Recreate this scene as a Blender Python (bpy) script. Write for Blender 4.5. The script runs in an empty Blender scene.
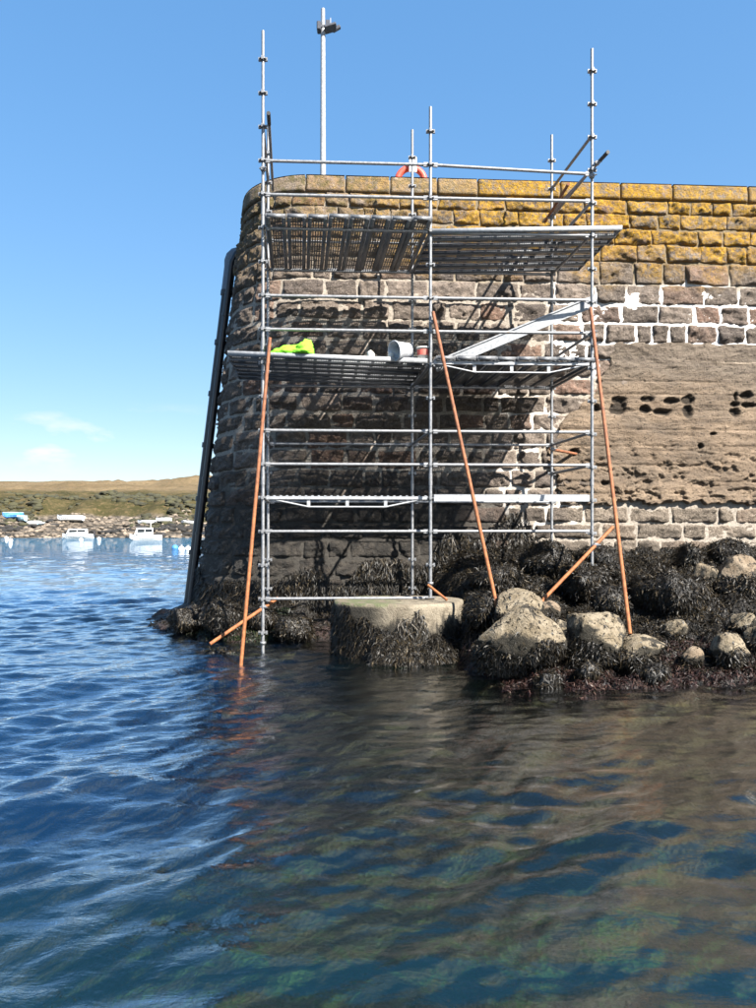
import bpy, math, random
import numpy as np
from mathutils import Vector, Matrix

R = math.radians
random.seed(7)
RNG = np.random.default_rng(11)
scene = bpy.context.scene
col = scene.collection

# ------------------------------------------------------------------ camera
F = 757.0            # focal length in photo pixels (756 x 1008)
HZ = 526.0           # row of the horizon
H = 1.85             # eye height above the water
cd = bpy.data.cameras.new('camera'); cam = bpy.data.objects.new('camera', cd); col.objects.link(cam)
cam.location = (0, 0, H); cam.rotation_euler = (R(90), 0, 0)
cd.sensor_fit = 'VERTICAL'; cd.sensor_height = 24.0; cd.lens = 24.0 * F / 1008.0
cd.shift_y = (HZ - 504.0) / 1008.0
cd.clip_start = 0.05; cd.clip_end = 3000
scene.camera = cam

# ------------------------------------------------------------------ sky, sun, exposure
TO_SUN = Vector((0.86, -1.0, 1.22)).normalized()
elev = math.asin(TO_SUN.z); az = math.atan2(TO_SUN.x, TO_SUN.y)
w = bpy.data.worlds.new('World'); scene.world = w; w.use_nodes = True
wn = w.node_tree.nodes; wl = w.node_tree.links; wn.clear()
sky = wn.new('ShaderNodeTexSky'); sky.sky_type = 'NISHITA'; sky.sun_disc = False
sky.sun_elevation = elev; sky.sun_rotation = az
sky.air_density = 1.0; sky.dust_density = 0.5; sky.ozone_density = 4.0; sky.altitude = 0
bg = wn.new('ShaderNodeBackground'); bg.inputs['Strength'].default_value = 0.073
wo = wn.new('ShaderNodeOutputWorld')
# a few small fair-weather clouds low over the horizon
geo = wn.new('ShaderNodeTexCoord')
sep = wn.new('ShaderNodeSeparateXYZ'); wl.new(geo.outputs['Generated'], sep.inputs[0])
mp = wn.new('ShaderNodeMapping'); mp.inputs['Scale'].default_value = (9, 9, 26); mp.inputs['Location'].default_value = (0.4, 0, 0.0)
wl.new(geo.outputs['Generated'], mp.inputs[0])
cn = wn.new('ShaderNodeTexNoise'); cn.inputs['Scale'].default_value = 1.0; cn.inputs['Detail'].default_value = 5
wl.new(mp.outputs[0], cn.inputs['Vector'])
cr = wn.new('ShaderNodeMapRange'); cr.inputs[1].default_value = 0.54; cr.inputs[2].default_value = 0.68
wl.new(cn.outputs[0], cr.inputs[0])
band = wn.new('ShaderNodeMapRange'); band.inputs[1].default_value = 0.155; band.inputs[2].default_value = 0.095
wl.new(sep.outputs[2], band.inputs[0])
band2 = wn.new('ShaderNodeMapRange'); band2.inputs[1].default_value = 0.06; band2.inputs[2].default_value = 0.085
wl.new(sep.outputs[2], band2.inputs[0])
m1 = wn.new('ShaderNodeMath'); m1.operation = 'MULTIPLY'; wl.new(cr.outputs[0], m1.inputs[0]); wl.new(band.outputs[0], m1.inputs[1])
m2 = wn.new('ShaderNodeMath'); m2.operation = 'MULTIPLY'; wl.new(m1.outputs[0], m2.inputs[0]); wl.new(band2.outputs[0], m2.inputs[1])
m3 = wn.new('ShaderNodeMath'); m3.operation = 'MULTIPLY'; wl.new(m2.outputs[0], m3.inputs[0]); m3.inputs[1].default_value = 0.95
mx = wn.new('ShaderNodeMix'); mx.data_type = 'RGBA'
gam = wn.new('ShaderNodeGamma'); gam.inputs[1].default_value = 0.42; wl.new(sky.outputs[0], gam.inputs[0])   # clear maritime air: a gentler fall-off than the model's
hsv = wn.new('ShaderNodeHueSaturation'); hsv.inputs['Hue'].default_value = .506; hsv.inputs['Saturation'].default_value = 1.95; hsv.inputs['Value'].default_value = 2.08; wl.new(gam.outputs[0], hsv.inputs['Color'])
wl.new(m3.outputs[0], mx.inputs[0]); wl.new(hsv.outputs[0], mx.inputs[6]); mx.inputs[7].default_value = (4.4, 4.4, 4.6, 1)
wl.new(mx.outputs[2], bg.inputs[0]); wl.new(bg.outputs[0], wo.inputs[0])

sd = bpy.data.lights.new('sun', 'SUN'); sd.energy = 5.0; sd.angle = R(0.53); sd.color = (1.0, 0.95, 0.87)
sun = bpy.data.objects.new('sun', sd); col.objects.link(sun)
sun.rotation_euler = TO_SUN.to_track_quat('Z', 'Y').to_euler(); sun.location = TO_SUN * 60
scene.view_settings.view_transform = 'Standard'; scene.view_settings.look = 'None'
scene.view_settings.exposure = 1.8; scene.view_settings.gamma = 1.0
scene.view_settings.use_curve_mapping = False
scene.cycles.max_bounces = 8; scene.cycles.transparent_max_bounces = 12
scene.cycles.caustics_reflective = False; scene.cycles.caustics_refractive = False

# ------------------------------------------------------------------ helpers
def at(u, v, Y):
    return Vector(((u - 378.0) / F * Y, Y, H + (HZ - v) / F * Y))

def _h(i, j, k):
    h = (i.astype(np.uint64) * np.uint64(374761393) + j.astype(np.uint64) * np.uint64(668265263) + k.astype(np.uint64) * np.uint64(2246822519)) & np.uint64(0xffffffff)
    h = ((h ^ (h >> np.uint64(13))) * np.uint64(1274126177)) & np.uint64(0xffffffff)
    h = ((h ^ (h >> np.uint64(15))) * np.uint64(2654435761)) & np.uint64(0xffffffff)
    h = h ^ (h >> np.uint64(16))
    return h.astype(np.float64) / 4294967295.0

def vnoise(x, y, z):
    x = np.asarray(x, float) + 500.0; y = np.asarray(y, float) + 500.0; z = np.asarray(z, float) + 500.0
    x, y, z = np.broadcast_arrays(x, y, z)
    i = np.floor(x).astype(np.int64); j = np.floor(y).astype(np.int64); k = np.floor(z).astype(np.int64)
    a = x - i; b = y - j; c = z - k
    a = a*a*a*(a*(a*6-15)+10); b = b*b*b*(b*(b*6-15)+10); c = c*c*c*(c*(c*6-15)+10)
    r = 0
    for di in (0, 1):
        for dj in (0, 1):
            for dk in (0, 1):
                r = r + _h(i+di, j+dj, k+dk) * (a if di else 1-a) * (b if dj else 1-b) * (c if dk else 1-c)
    return r * 2 - 1

def fbm(x, y, z, octv=4, gain=0.5):
    r = 0; a = 1.0; f = 1.0; n = 0
    for o in range(octv):
        r = r + a * vnoise(np.asarray(x)*f + 17.3*o, np.asarray(y)*f + 5.1*o, np.asarray(z)*f + 9.7*o); n += a
        a *= gain; f *= 2.03
    return r / n

def sstep(a, b, x):
    t = np.clip((np.asarray(x, float) - a) / (b - a), 0, 1)
    return t * t * (3 - 2 * t)

def link(name, me, mat=None, parent=None):
    o = bpy.data.objects.new(name, me); col.objects.link(o)
    if mat is not None and me is not None and len(me.materials) == 0: me.materials.append(mat)
    if parent is not None: o.parent = parent
    return o

def np_mesh(name, V, Fq, smooth=False):
    """mesh from a vertex array and a face index array (quads or triangles)"""
    V = np.asarray(V, np.float32); Fq = np.asarray(Fq, np.int32)
    me = bpy.data.meshes.new(name)
    n = Fq.shape[1]
    me.vertices.add(len(V)); me.vertices.foreach_set('co', V.ravel())
    me.loops.add(Fq.size); me.loops.foreach_set('vertex_index', Fq.ravel())
    me.polygons.add(len(Fq)); me.polygons.foreach_set('loop_start', np.arange(0, Fq.size, n, dtype=np.int32))
    me.update(calc_edges=True)
    if smooth: me.polygons.foreach_set('use_smooth', np.ones(len(Fq), bool))
    return me

def grid_faces(nr, nc):
    r, c = np.meshgrid(np.arange(nr-1), np.arange(nc-1), indexing='ij')
    a = (r * nc + c).ravel()
    return np.stack([a, a+1, a+nc+1, a+nc], 1)

def attr(me, name, vals):
    a = me.attributes.new(name, 'FLOAT', 'POINT'); a.data.foreach_set('value', np.asarray(vals, np.float32))

class MB:
    def __init__(s): s.v = []; s.f = []; s.sm = []
    def add(s, vs, fs, smooth=False):
        b = len(s.v); s.v += [tuple(v) for v in vs]; s.f += [tuple(i + b for i in f) for f in fs]; s.sm += [smooth] * len(fs)
        return s
    def box(s, c, size, M=None, bev=0.0):
        x, y, z = [d / 2 for d in size]; c = Vector(c)
        if bev > 0:
            vs = []
            for sx in (-1, 1):
                for sy in (-1, 1):
                    for sz in (-1, 1):
                        vs += [(sx*(x-bev), sy*(y-bev), sz*z), (sx*(x-bev), sy*y, sz*(z-bev)), (sx*x, sy*(y-bev), sz*(z-bev))]
            import bmesh
            bm = bmesh.new()
            for q in vs: bm.verts.new(q)
            bmesh.ops.convex_hull(bm, input=bm.verts[:])
            bm.verts.ensure_lookup_table(); bm.verts.index_update()
            vv = [v.co.copy() for v in bm.verts]; ff = [[v.index for v in f.verts] for f in bm.faces]; bm.free()
        else:
            vv = [Vector((sx*x, sy*y, sz*z)) for sx in (-1, 1) for sy in (-1, 1) for sz in (-1, 1)]
            ff = [(0,1,3,2), (4,6,7,5), (0,4,5,1), (2,3,7,6), (0,2,6,4), (1,5,7,3)]
        if M is not None: vv = [M @ v for v in vv]
        return s.add([v + c for v in vv], ff)
    def beam(s, p, q, wd, ht, up=Vector((0, 0, 1)), bev=0.0):
        p = Vector(p); q = Vector(q); d = q - p; L = d.length; d.normalize()
        sd_ = d.cross(up); sd_.normalize(); u2 = sd_.cross(d)
        M = Matrix((d, sd_, u2)).transposed()
        return s.box((p + q) / 2, (L, wd, ht), M, bev)
    def tube(s, pts, r, seg=10, caps=True):
        pts = [Vector(p) for p in pts]; n = len(pts)
        rs = r if isinstance(r, (list, tuple)) else [r] * n
        vs = []; up = None
        for i, p in enumerate(pts):
            d = (pts[min(i+1, n-1)] - pts[max(i-1, 0)]).normalized()
            if up is None:
                up = Vector((0, 0, 1)) if abs(d.z) < 0.9 else Vector((1, 0, 0))
            a = d.cross(up).normalized(); b = a.cross(d).normalized(); up = b
            for k in range(seg):
                t = 2 * math.pi * k / seg
                vs.append(p + a * math.cos(t) * rs[i] + b * math.sin(t) * rs[i])
        fs = [(i*seg+k, i*seg+(k+1) % seg, (i+1)*seg+(k+1) % seg, (i+1)*seg+k) for i in range(n-1) for k in range(seg)]
        s.add(vs, fs, True)
        if caps:
            s.add([vs[k] for k in range(seg)], [tuple(range(seg))[::-1]]); s.add([vs[(n-1)*seg+k] for k in range(seg)], [tuple(range(seg))])
        return s
    def lathe(s, prof, c=(0, 0, 0), seg=20, M=None, smooth=True):
        c = Vector(c); vs = []
        for r_, z in prof:
            for k in range(seg):
                t = 2 * math.pi * k / seg; v = Vector((r_ * math.cos(t), r_ * math.sin(t), z))
                if M is not None: v = M @ v
                vs.append(v + c)
        n = len(prof)
        return s.add(vs, [(i*seg+k, i*seg+(k+1) % seg, (i+1)*seg+(k+1) % seg, (i+1)*seg+k) for i in range(n-1) for k in range(seg)], smooth)
    def mesh(s, name='m'):
        me = bpy.data.meshes.new(name); me.from_pydata(s.v, [], s.f); me.polygons.foreach_set('use_smooth', s.sm); me.update()
        return me
    def build(s, name, mat, parent=None): return link(name, s.mesh(name), mat, parent)

def tag(o, label=None, cat=None, group=None, kind=None):
    if label: o['label'] = label
    if cat: o['category'] = cat
    if group: o['group'] = group
    if kind: o['kind'] = kind
    return o
def empty(name, loc, label, cat, group=None, rz=0):
    o = bpy.data.objects.new(name, None); col.objects.link(o); o.location = loc; o.rotation_euler = (0, 0, rz); o.empty_display_size = 0.2
    return tag(o, label, cat, group)
def under(o, parent):
    """parent a piece whose mesh is given in world coordinates"""
    o.parent = parent; o.matrix_parent_inverse = Matrix.Translation(-Vector(parent.location)) if parent.rotation_euler.z == 0 else parent.matrix_basis.inverted()
    return o

# ------------------------------------------------------------------ materials
class NT:
    def __init__(s, name):
        s.m = bpy.data.materials.new(name); s.m.use_nodes = True
        s.n = s.m.node_tree.nodes; s.l = s.m.node_tree.links
        s.b = s.n['Principled BSDF']; s.out = s.n['Material Output']
        s.pos = s.n.new('ShaderNodeNewGeometry').outputs['Position']
    def new(s, t, **k):
        n = s.n.new('ShaderNode' + t)
        for a, v in k.items(): setattr(n, a, v)
        return n
    def put(s, sock, v):
        if hasattr(v, 'is_linked'): s.l.new(v, sock)
        elif isinstance(v, (tuple, list)) and len(v) == 3 and sock.type == 'RGBA': sock.default_value = (*v, 1)
        else: sock.default_value = v
    def noise(s, scale, detail=4, rough=0.55, vec=None, stretch=None, dist=0.0):
        v = vec or s.pos
        if stretch:
            mp = s.new('Mapping'); mp.inputs['Scale'].default_value = stretch; s.l.new(v, mp.inputs[0]); v = mp.outputs[0]
        n = s.new('TexNoise'); s.l.new(v, n.inputs['Vector']); n.inputs['Scale'].default_value = scale
        n.inputs['Detail'].default_value = detail; n.inputs['Roughness'].default_value = rough; n.inputs['Distortion'].default_value = dist
        return n.outputs['Fac']
    def voro(s, scale, feature='F1', vec=None):
        n = s.new('TexVoronoi', feature=feature); s.l.new(vec or s.pos, n.inputs['Vector']); n.inputs['Scale'].default_value = scale
        return n.outputs['Distance']
    def ramp(s, x, a, b, lo=0.0, hi=1.0):
        n = s.new('MapRange'); n.interpolation_type = 'SMOOTHSTEP'
        s.put(n.inputs[0], x); s.put(n.inputs[1], a); s.put(n.inputs[2], b); s.put(n.inputs[3], lo); s.put(n.inputs[4], hi)
        return n.outputs[0]
    def math(s, op, a, b=0.0):
        n = s.new('Math', operation=op); s.put(n.inputs[0], a); s.put(n.inputs[1], b); return n.outputs[0]
    def mul(s, *a):
        r = a[0]
        for x in a[1:]: r = s.math('MULTIPLY', r, x)
        return r
    def add(s, a, b): return s.math('ADD', a, b)
    def mix(s, f, a, b, mode='MIX'):
        n = s.new('Mix', data_type='RGBA', blend_type=mode); s.put(n.inputs[0], f); s.put(n.inputs[6], a); s.put(n.inputs[7], b); return n.outputs[2]
    def xyz(s, v=None):
        n = s.new('SeparateXYZ'); s.l.new(v or s.pos, n.inputs[0]); return n.outputs
    def rand(s): return s.new('ObjectInfo').outputs['Random']
    def attr(s, name): return s.new('Attribute', attribute_name=name).outputs['Fac']
    def bump(s, h, strength=0.5, dist=0.02, prev=None):
        n = s.new('Bump'); s.put(n.inputs['Height'], h); n.inputs['Strength'].default_value = strength; n.inputs['Distance'].default_value = dist
        if prev: s.l.new(prev, n.inputs['Normal'])
        return n.outputs[0]
    def done(s, color=None, rough=None, metal=None, normal=None, spec=None):
        if color is not None: s.put(s.b.inputs['Base Color'], color)
        if rough is not None: s.put(s.b.inputs['Roughness'], rough)
        if metal is not None: s.put(s.b.inputs['Metallic'], metal)
        if normal is not None: s.put(s.b.inputs['Normal'], normal)
        if spec is not None: s.b.inputs['Specular IOR Level'].default_value = spec
        return s.m

def simple(name, c, rough=0.6, metal=0.0, var=0.15, nscale=30, bump=0.0):
    t = NT(name); n = t.noise(nscale, 3)
    c2 = tuple(x * (1 - var) for x in c); c1 = tuple(min(1, x * (1 + var)) for x in c)
    return t.done(t.mix(t.ramp(n, .3, .7), c2, c1), t.ramp(n, .2, .8, max(0, rough-.1), min(1, rough+.1)), metal,
                  t.bump(n, bump, 0.01) if bump else None)

def m_stone(name, coping=False):
    t = NT(name); P = t.xyz(); x, z = P[0], P[2]
    rnd = t.rand(); big = t.noise(1.3, 3); mid = t.noise(7, 5, .62); fine = t.noise(30, 6, .78)
    base = t.mix(t.ramp(rnd, 0, 1), (.1219, .0980, .0798), (.2597, .2080, .1691))
    pink = t.ramp(t.math('FRACT', t.mul(rnd, 7.31)), .72, .95)
    base = t.mix(t.mul(pink, .75), base, (.2406, .1331, .0904))
    dk = t.ramp(t.math('FRACT', t.mul(rnd, 13.7)), .7, .95)
    base = t.mix(t.mul(dk, .6), base, (.0727, .0596, .0555))
    base = t.mix(t.ramp(mid, .35, .7), t.mix(.6, base, (.0560, .0447, .0380)), base)
    base = t.mix(t.mul(t.ramp(fine, .5, .72), .75), base, (.3805, .3142, .2568))
    base = t.mix(t.mul(t.ramp(fine, .46, .28), .7), base, (.0224, .0181, .0154))
    if coping: base = t.mix(.45, base, (.2798, .2236, .1695))
    # orange and olive lichen towards the top of the wall
    h = t.ramp(t.add(z, t.mul(t.add(big, -.5), 1.5)), 6.3, 7.1)
    lm = t.mul(t.ramp(t.noise(5.5, 6, .76), .38, .51), t.ramp(t.noise(26, 5, .75), .36, .54, .35, 1.0)); rl = t.ramp(t.math('FRACT', t.mul(rnd, 3.7)), .0, .5, .55, 1.0)
    right = t.ramp(x, -2.0, 2.6, .22, 1.0)
    lic = t.mul(h, lm, rl, right)
    lcol = t.mix(t.ramp(t.noise(11, 4), .35, .7), (.2650, .1400, .0123), (.4558, .2580, .0190))
    lcol = t.mix(t.ramp(t.noise(30, 3), .55, .75), lcol, (.1232, .0852, .0226))
    base = t.mix(lic, base, lcol)
    gl = t.mul(t.ramp(z, 6.9, 8.0), t.ramp(t.noise(6, 5, .7), .46, .62), t.ramp(x, 2.5, -1.5, .25, .8))
    base = t.mix(gl, base, (.0952, .0799, .0246))
    wl_ = t.mul(t.ramp(t.noise(9, 5, .7), .62, .72), t.ramp(z, 5.5, 7), .8)
    base = t.mix(wl_, base, (.4030, .3408, .2723))
    tan = t.mul(t.ramp(x, 3.2, 3.7), t.ramp(z, 2.75, 2.4), .65); base = t.mix(tan, base, t.mix(t.ramp(fine, .4, .6), (.1060, .0850, .0627), (.2862, .2350, .1805)))
    # black film of the tide zone
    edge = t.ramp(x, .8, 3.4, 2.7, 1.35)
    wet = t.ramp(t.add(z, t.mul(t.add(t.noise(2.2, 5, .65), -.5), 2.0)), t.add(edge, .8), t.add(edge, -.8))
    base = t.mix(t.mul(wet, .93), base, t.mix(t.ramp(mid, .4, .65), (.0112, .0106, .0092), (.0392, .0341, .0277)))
    nrm = t.bump(t.add(t.mul(mid, 1.0), t.mul(fine, .7)), 1.0, .075)
    nrm = t.bump(t.voro(34), .35, .012, nrm)
    return t.done(base, t.ramp(wet, 0, 1, .9, .55), 0, nrm, .3)

def m_mortar():
    t = NT('mortar'); P = t.xyz(); x, z = P[0], P[2]
    fine = t.noise(30, 5, .7); n = t.noise(2.5, 4)
    base = t.mix(t.ramp(fine, .3, .7), (.20, .172, .142), (.34, .298, .25))
    dirty = t.mul(t.ramp(t.add(z, t.mul(t.add(n, -.5), 1.2)), 6.2, 6.7), t.ramp(x, -1, 3, .35, 1.0))
    base = t.mix(t.mul(dirty, .75), base, (.1192, .0826, .0329))
    # newly pointed joints, nearly white
    n2 = t.mul(t.add(t.noise(1.5, 3), -.5), .9)
    fr = t.mul(t.ramp(t.add(z, n2), 4.55, 4.8), t.ramp(t.add(z, n2), 6.45, 6.2), t.ramp(t.add(x, n2), 3.0, 3.35))
    fr2 = t.mul(t.ramp(t.add(z, n2), 1.5, 1.8), t.ramp(t.add(z, n2), 4.9, 4.6), t.ramp(t.add(x, n2), 1.9, 2.3), t.ramp(x, 3.9, 3.4), t.ramp(t.noise(1.9, 3), .47, .55))
    base = t.mix(t.math('MAXIMUM', fr, t.mul(fr2, .55)), base, t.mix(t.ramp(fine, .3, .7), (.4582, .4315, .4029), (.6231, .5967, .5716)))
    edge = t.ramp(x, 1.2, 3.6, 2.7, 1.15)
    wet = t.ramp(t.add(z, t.mul(t.add(t.noise(2.2, 5, .65), -.5), 1.6)), t.add(edge, .35), t.add(edge, -.35))
    base = t.mix(t.mul(wet, .9), base, (.0202, .0193, .0177))
    return t.done(base, .95, 0, t.bump(t.add(t.noise(12, 5, .7), t.mul(fine, .4)), .9, .03), .2)

def m_concrete_facing():
    t = NT('board_marked_concrete'); P = t.xyz()
    lay = t.noise(1.0, 6, .68, stretch=(.7, .7, 5), dist=.5); lay2 = t.noise(1.0, 6, .72, stretch=(2.4, 2.4, 11), dist=.6); fine = t.noise(38, 5, .72)
    base = t.mix(t.ramp(lay, .35, .66), (.1536, .1121, .0782), (.2707, .1997, .1380))
    base = t.mix(t.mul(t.ramp(fine, .5, .8), .5), base, (.3951, .3037, .2136))
    base = t.mix(t.mul(t.ramp(fine, .48, .25), .6), base, (.0585, .0446, .0317))
    grey = t.ramp(t.add(P[2], t.mul(t.add(t.noise(.8, 3), -.5), 1.0)), 4.2, 4.9)
    base = t.mix(t.mul(grey, .7), base, t.mix(t.ramp(lay2, .40, .60), (.0907, .0756, .0634), (.1829, .1512, .1197)))
    base = t.mix(t.mul(t.ramp(t.noise(9, 6, .78), .54, .66), .7), base, (.0658, .0506, .0366))
    base = t.mix(t.mul(t.ramp(t.noise(1.6, 5, .7, stretch=(.6, .6, 1.6)), .46, .62), .45), base, (.1003, .0821, .0654))
    pale = t.ramp(t.noise(1.0, 3, .5, stretch=(.35, .35, 14)), .66, .72)
    base = t.mix(t.mul(pale, .5), base, (.4682, .3779, .2808))
    base = t.mix(t.mul(t.ramp(t.noise(17, 5, .7, stretch=(.7, .7, 1.5)), .59, .63), .85), base, (.0236, .0194, .0153))
    base = t.mix(t.attr('pit'), base, (.0234, .0189, .0146))
    nrm = t.bump(t.add(t.mul(lay2, .8), t.mul(fine, .8)), 1.0, .055)
    nrm = t.bump(t.noise(14, 5, .7), .5, .03, nrm)
    return t.done(base, .92, 0, nrm, .25)

def m_rock():
    t = NT('boulder_rock'); fine = t.noise(45, 5, .7); mid = t.noise(7, 5, .6)
    rnd = t.rand()
    base = t.mix(t.ramp(mid, .35, .7), (.1535, .1207, .0767), (.2632, .2193, .1571))
    base = t.mix(t.mul(t.ramp(rnd, .6, 1), .5), base, (.2047, .1316, .0913))
    base = t.mix(t.mul(t.ramp(fine, .45, .25), .6), base, (.0731, .0585, .0439))
    base = t.mix(t.mul(t.ramp(t.noise(16, 5, .75), .52, .60), .75), base, (.0430, .0361, .0258))
    base = t.mix(t.mul(t.ramp(t.noise(4, 5, .7), .54, .60), .9), base, (.0189, .0172, .0138))
    nz = t.xyz(t.new('NewGeometry').outputs['Normal'])[2]
    weed = t.ramp(t.add(nz, t.mul(t.add(t.noise(5, 4, .65), -.5), 1.1)), .30, .0)
    base = t.mix(t.mul(weed, .9), base, (.0205, .0190, .0146))
    nrm = t.bump(t.add(mid, t.mul(fine, .6)), 1.0, .05)
    return t.done(base, .85, 0, nrm, .3)

def m_shore():
    t = NT('weedy_ground'); z = t.xyz()[2]
    fine = t.noise(28, 6, .75); mid = t.noise(3.2, 4, .6)
    base = t.mix(t.ramp(fine, .35, .7), (.004, .004, .0035), (.028, .023, .017))
    red = t.mul(t.ramp(z, .5, .1), t.ramp(mid, .42, .6))
    base = t.mix(t.mul(red, .7), base, t.mix(t.ramp(fine, .35, .7), (.015, .006, .005), (.055, .024, .018)))
    # below the water: sand, brown weed and green weed
    sub = t.ramp(z, .0, -.18)
    bed = t.mix(t.ramp(t.noise(1.1, 5, .7, dist=.6), .44, .58), (.092, .078, .044), (.030, .027, .015))
    bed = t.mix(t.mul(t.ramp(t.noise(1.7, 6, .75, vec=None, dist=1.8), .46, .60), t.ramp(t.xyz()[1], 7.5, 4.5), .9), bed, t.mix(t.ramp(fine, .35, .65), (.022, .065, .018), (.085, .19, .045)))
    ygold = t.mul(t.ramp(z, -.55, -.15), t.ramp(t.noise(2.6, 4, .65), .45, .6))
    bed = t.mix(t.mul(ygold, .8), bed, (.11, .08, .02))
    base = t.mix(sub, base, bed)
    nrm = t.bump(t.add(fine, t.voro(22)), 1.0, .05)
    return t.done(base, t.ramp(fine, .3, .7, .35, .8), 0, nrm, .5)

def m_weed(name, a, b, c):
    t = NT(name); r = t.attr('tint'); n = t.noise(2.2, 4)
    base = t.mix(t.ramp(r, 0, .8), a, b)
    base = t.mix(t.ramp(t.add(r, t.mul(t.add(n, -.5), .7)), .78, 1.0), base, c)
    return t.done(base, .5, 0, None, .3)

def m_galv(name='galvanised_steel', c=(.24, .245, .255), metal=.4, rough=.45):
    t = NT(name); n = t.noise(22, 4, .6); n2 = t.noise(160, 2)
    base = t.mix(t.ramp(n, .3, .7), tuple(x*.72 for x in c), c)
    base = t.mix(t.mul(t.ramp(n2, .6, .8), .4), base, (.6375, .6290, .6120))
    stain = t.mul(t.ramp(t.noise(6, 5, .7), .60, .74), .55)
    base = t.mix(stain, base, (.1870, .1275, .0765))
    return t.done(base, t.ramp(n, .2, .8, rough-.1, rough+.15), metal, t.bump(n2, .15, .002))

def m_rust():
    t = NT('rusty_steel'); n = t.noise(14, 5, .7); n2 = t.noise(70, 3); z = t.xyz()[2]
    base = t.mix(t.ramp(n, .3, .7), (.11, .042, .020), (.26, .098, .042))
    org = t.ramp(t.add(z, t.mul(t.add(n, -.5), .8)), 3.4, 1.2)
    base = t.mix(t.mul(org, .5), base, t.mix(t.ramp(n, .3, .7), (.22, .068, .016), (.38, .14, .036)))
    base = t.mix(t.mul(t.ramp(n2, .6, .75), .5), base, (.09, .035, .02))
    return t.done(base, .75, .1, t.bump(n2, .4, .003))

def m_water():
    t = NT('sea_water'); P = t.xyz()
    # wind ripples too small for the mesh
    r1 = t.noise(4.6, 5, .62, stretch=(.55, 1.25, 1), dist=.5); r2 = t.noise(15, 4, .62, stretch=(.6, 1.2, 1), dist=.5); r3 = t.noise(.8, 4, .6, stretch=(.35, 1.2, 1))
    near = t.ramp(P[1], 6, 30); far = t.ramp(P[1], 14, 60)
    calm = t.ramp(P[0], -2.2, .6, 1.0, .55)
    n = t.bump(t.mul(r2, calm), .15, .05)
    n = t.bump(t.mul(r1, calm), .25, .10, n)
    n2 = t.new('Bump'); t.l.new(r3, n2.inputs['Height']); n2.inputs['Distance'].default_value = .6; t.l.new(far, n2.inputs['Strength']); t.l.new(n, n2.inputs['Normal']); n = n2.outputs[0]
    gl = t.new('BsdfGlossy'); gl.inputs['Roughness'].default_value = .012; gl.inputs['Color'].default_value = (.95, .97, 1, 1); t.l.new(n, gl.inputs['Normal'])
    tr = t.new('BsdfTransparent'); tr.inputs[0].default_value = (.74, .82, .74, 1)
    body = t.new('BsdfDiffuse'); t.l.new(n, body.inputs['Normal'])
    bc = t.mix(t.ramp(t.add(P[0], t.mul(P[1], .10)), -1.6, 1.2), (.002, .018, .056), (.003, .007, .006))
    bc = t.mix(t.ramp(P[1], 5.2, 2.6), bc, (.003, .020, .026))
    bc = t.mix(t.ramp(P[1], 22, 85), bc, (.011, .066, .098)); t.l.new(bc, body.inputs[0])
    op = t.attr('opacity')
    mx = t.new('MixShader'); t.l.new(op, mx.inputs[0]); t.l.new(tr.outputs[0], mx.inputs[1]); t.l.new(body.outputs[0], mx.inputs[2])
    fr = t.new('Fresnel'); fr.inputs[0].default_value = 1.40; t.l.new(n, fr.inputs['Normal'])
    fac = t.math('MINIMUM', t.mul(fr.outputs[0], 1.9), 1.0)
    m2 = t.new('MixShader'); t.l.new(fac, m2.inputs[0]); t.l.new(mx.outputs[0], m2.inputs[1]); t.l.new(gl.outputs[0], m2.inputs[2])
    t.l.new(m2.outputs[0], t.out.inputs[0]); t.n.remove(t.b)
    return t.m

def m_hill():
    t = NT('heath_hillside'); P = t.xyz(); z = P[2]
    n = t.noise(.05, 6, .65); n2 = t.noise(.25, 5, .7); n3 = t.noise(1.2, 4, .7)
    zz = t.add(z, t.mul(t.add(n2, -.5), 3.0))
    rock = t.mix(t.ramp(n3, .35, .65), (.0360, .0306, .0252), (.1530, .1260, .0972))
    tide = t.mul(t.ramp(zz, 2.6, 1.8), t.ramp(n2, .42, .55)); rock = t.mix(t.mul(tide, .8), rock, (.0315, .0288, .0252))
    grass = t.mix(t.ramp(t.noise(.12, 5, .7), .38, .6), (.040, .036, .014), (.085, .066, .032))
    grass = t.mix(t.mul(t.ramp(n2, .42, .58), .6), grass, (.022, .024, .009))
    grass = t.mix(t.ramp(n3, .5, .7), grass, (.0990, .0702, .0360))
    heath = t.mix(t.ramp(n, .38, .62), (.1215, .0855, .0468), (.1620, .1170, .0675))
    heath = t.mix(t.mul(t.ramp(n3, .45, .6), .45), heath, (.07, .062, .03))
    heath = t.mix(t.mul(t.ramp(n2, .5, .7), .8), heath, (.0765, .0594, .0324))
    c = t.mix(t.ramp(zz, 3.3, 4.3), rock, grass)
    c = t.mix(t.ramp(zz, 9.0, 11.5), c, heath)
    return t.done(c, .95, 0, t.bump(n3, .8, .4), .1)

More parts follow.
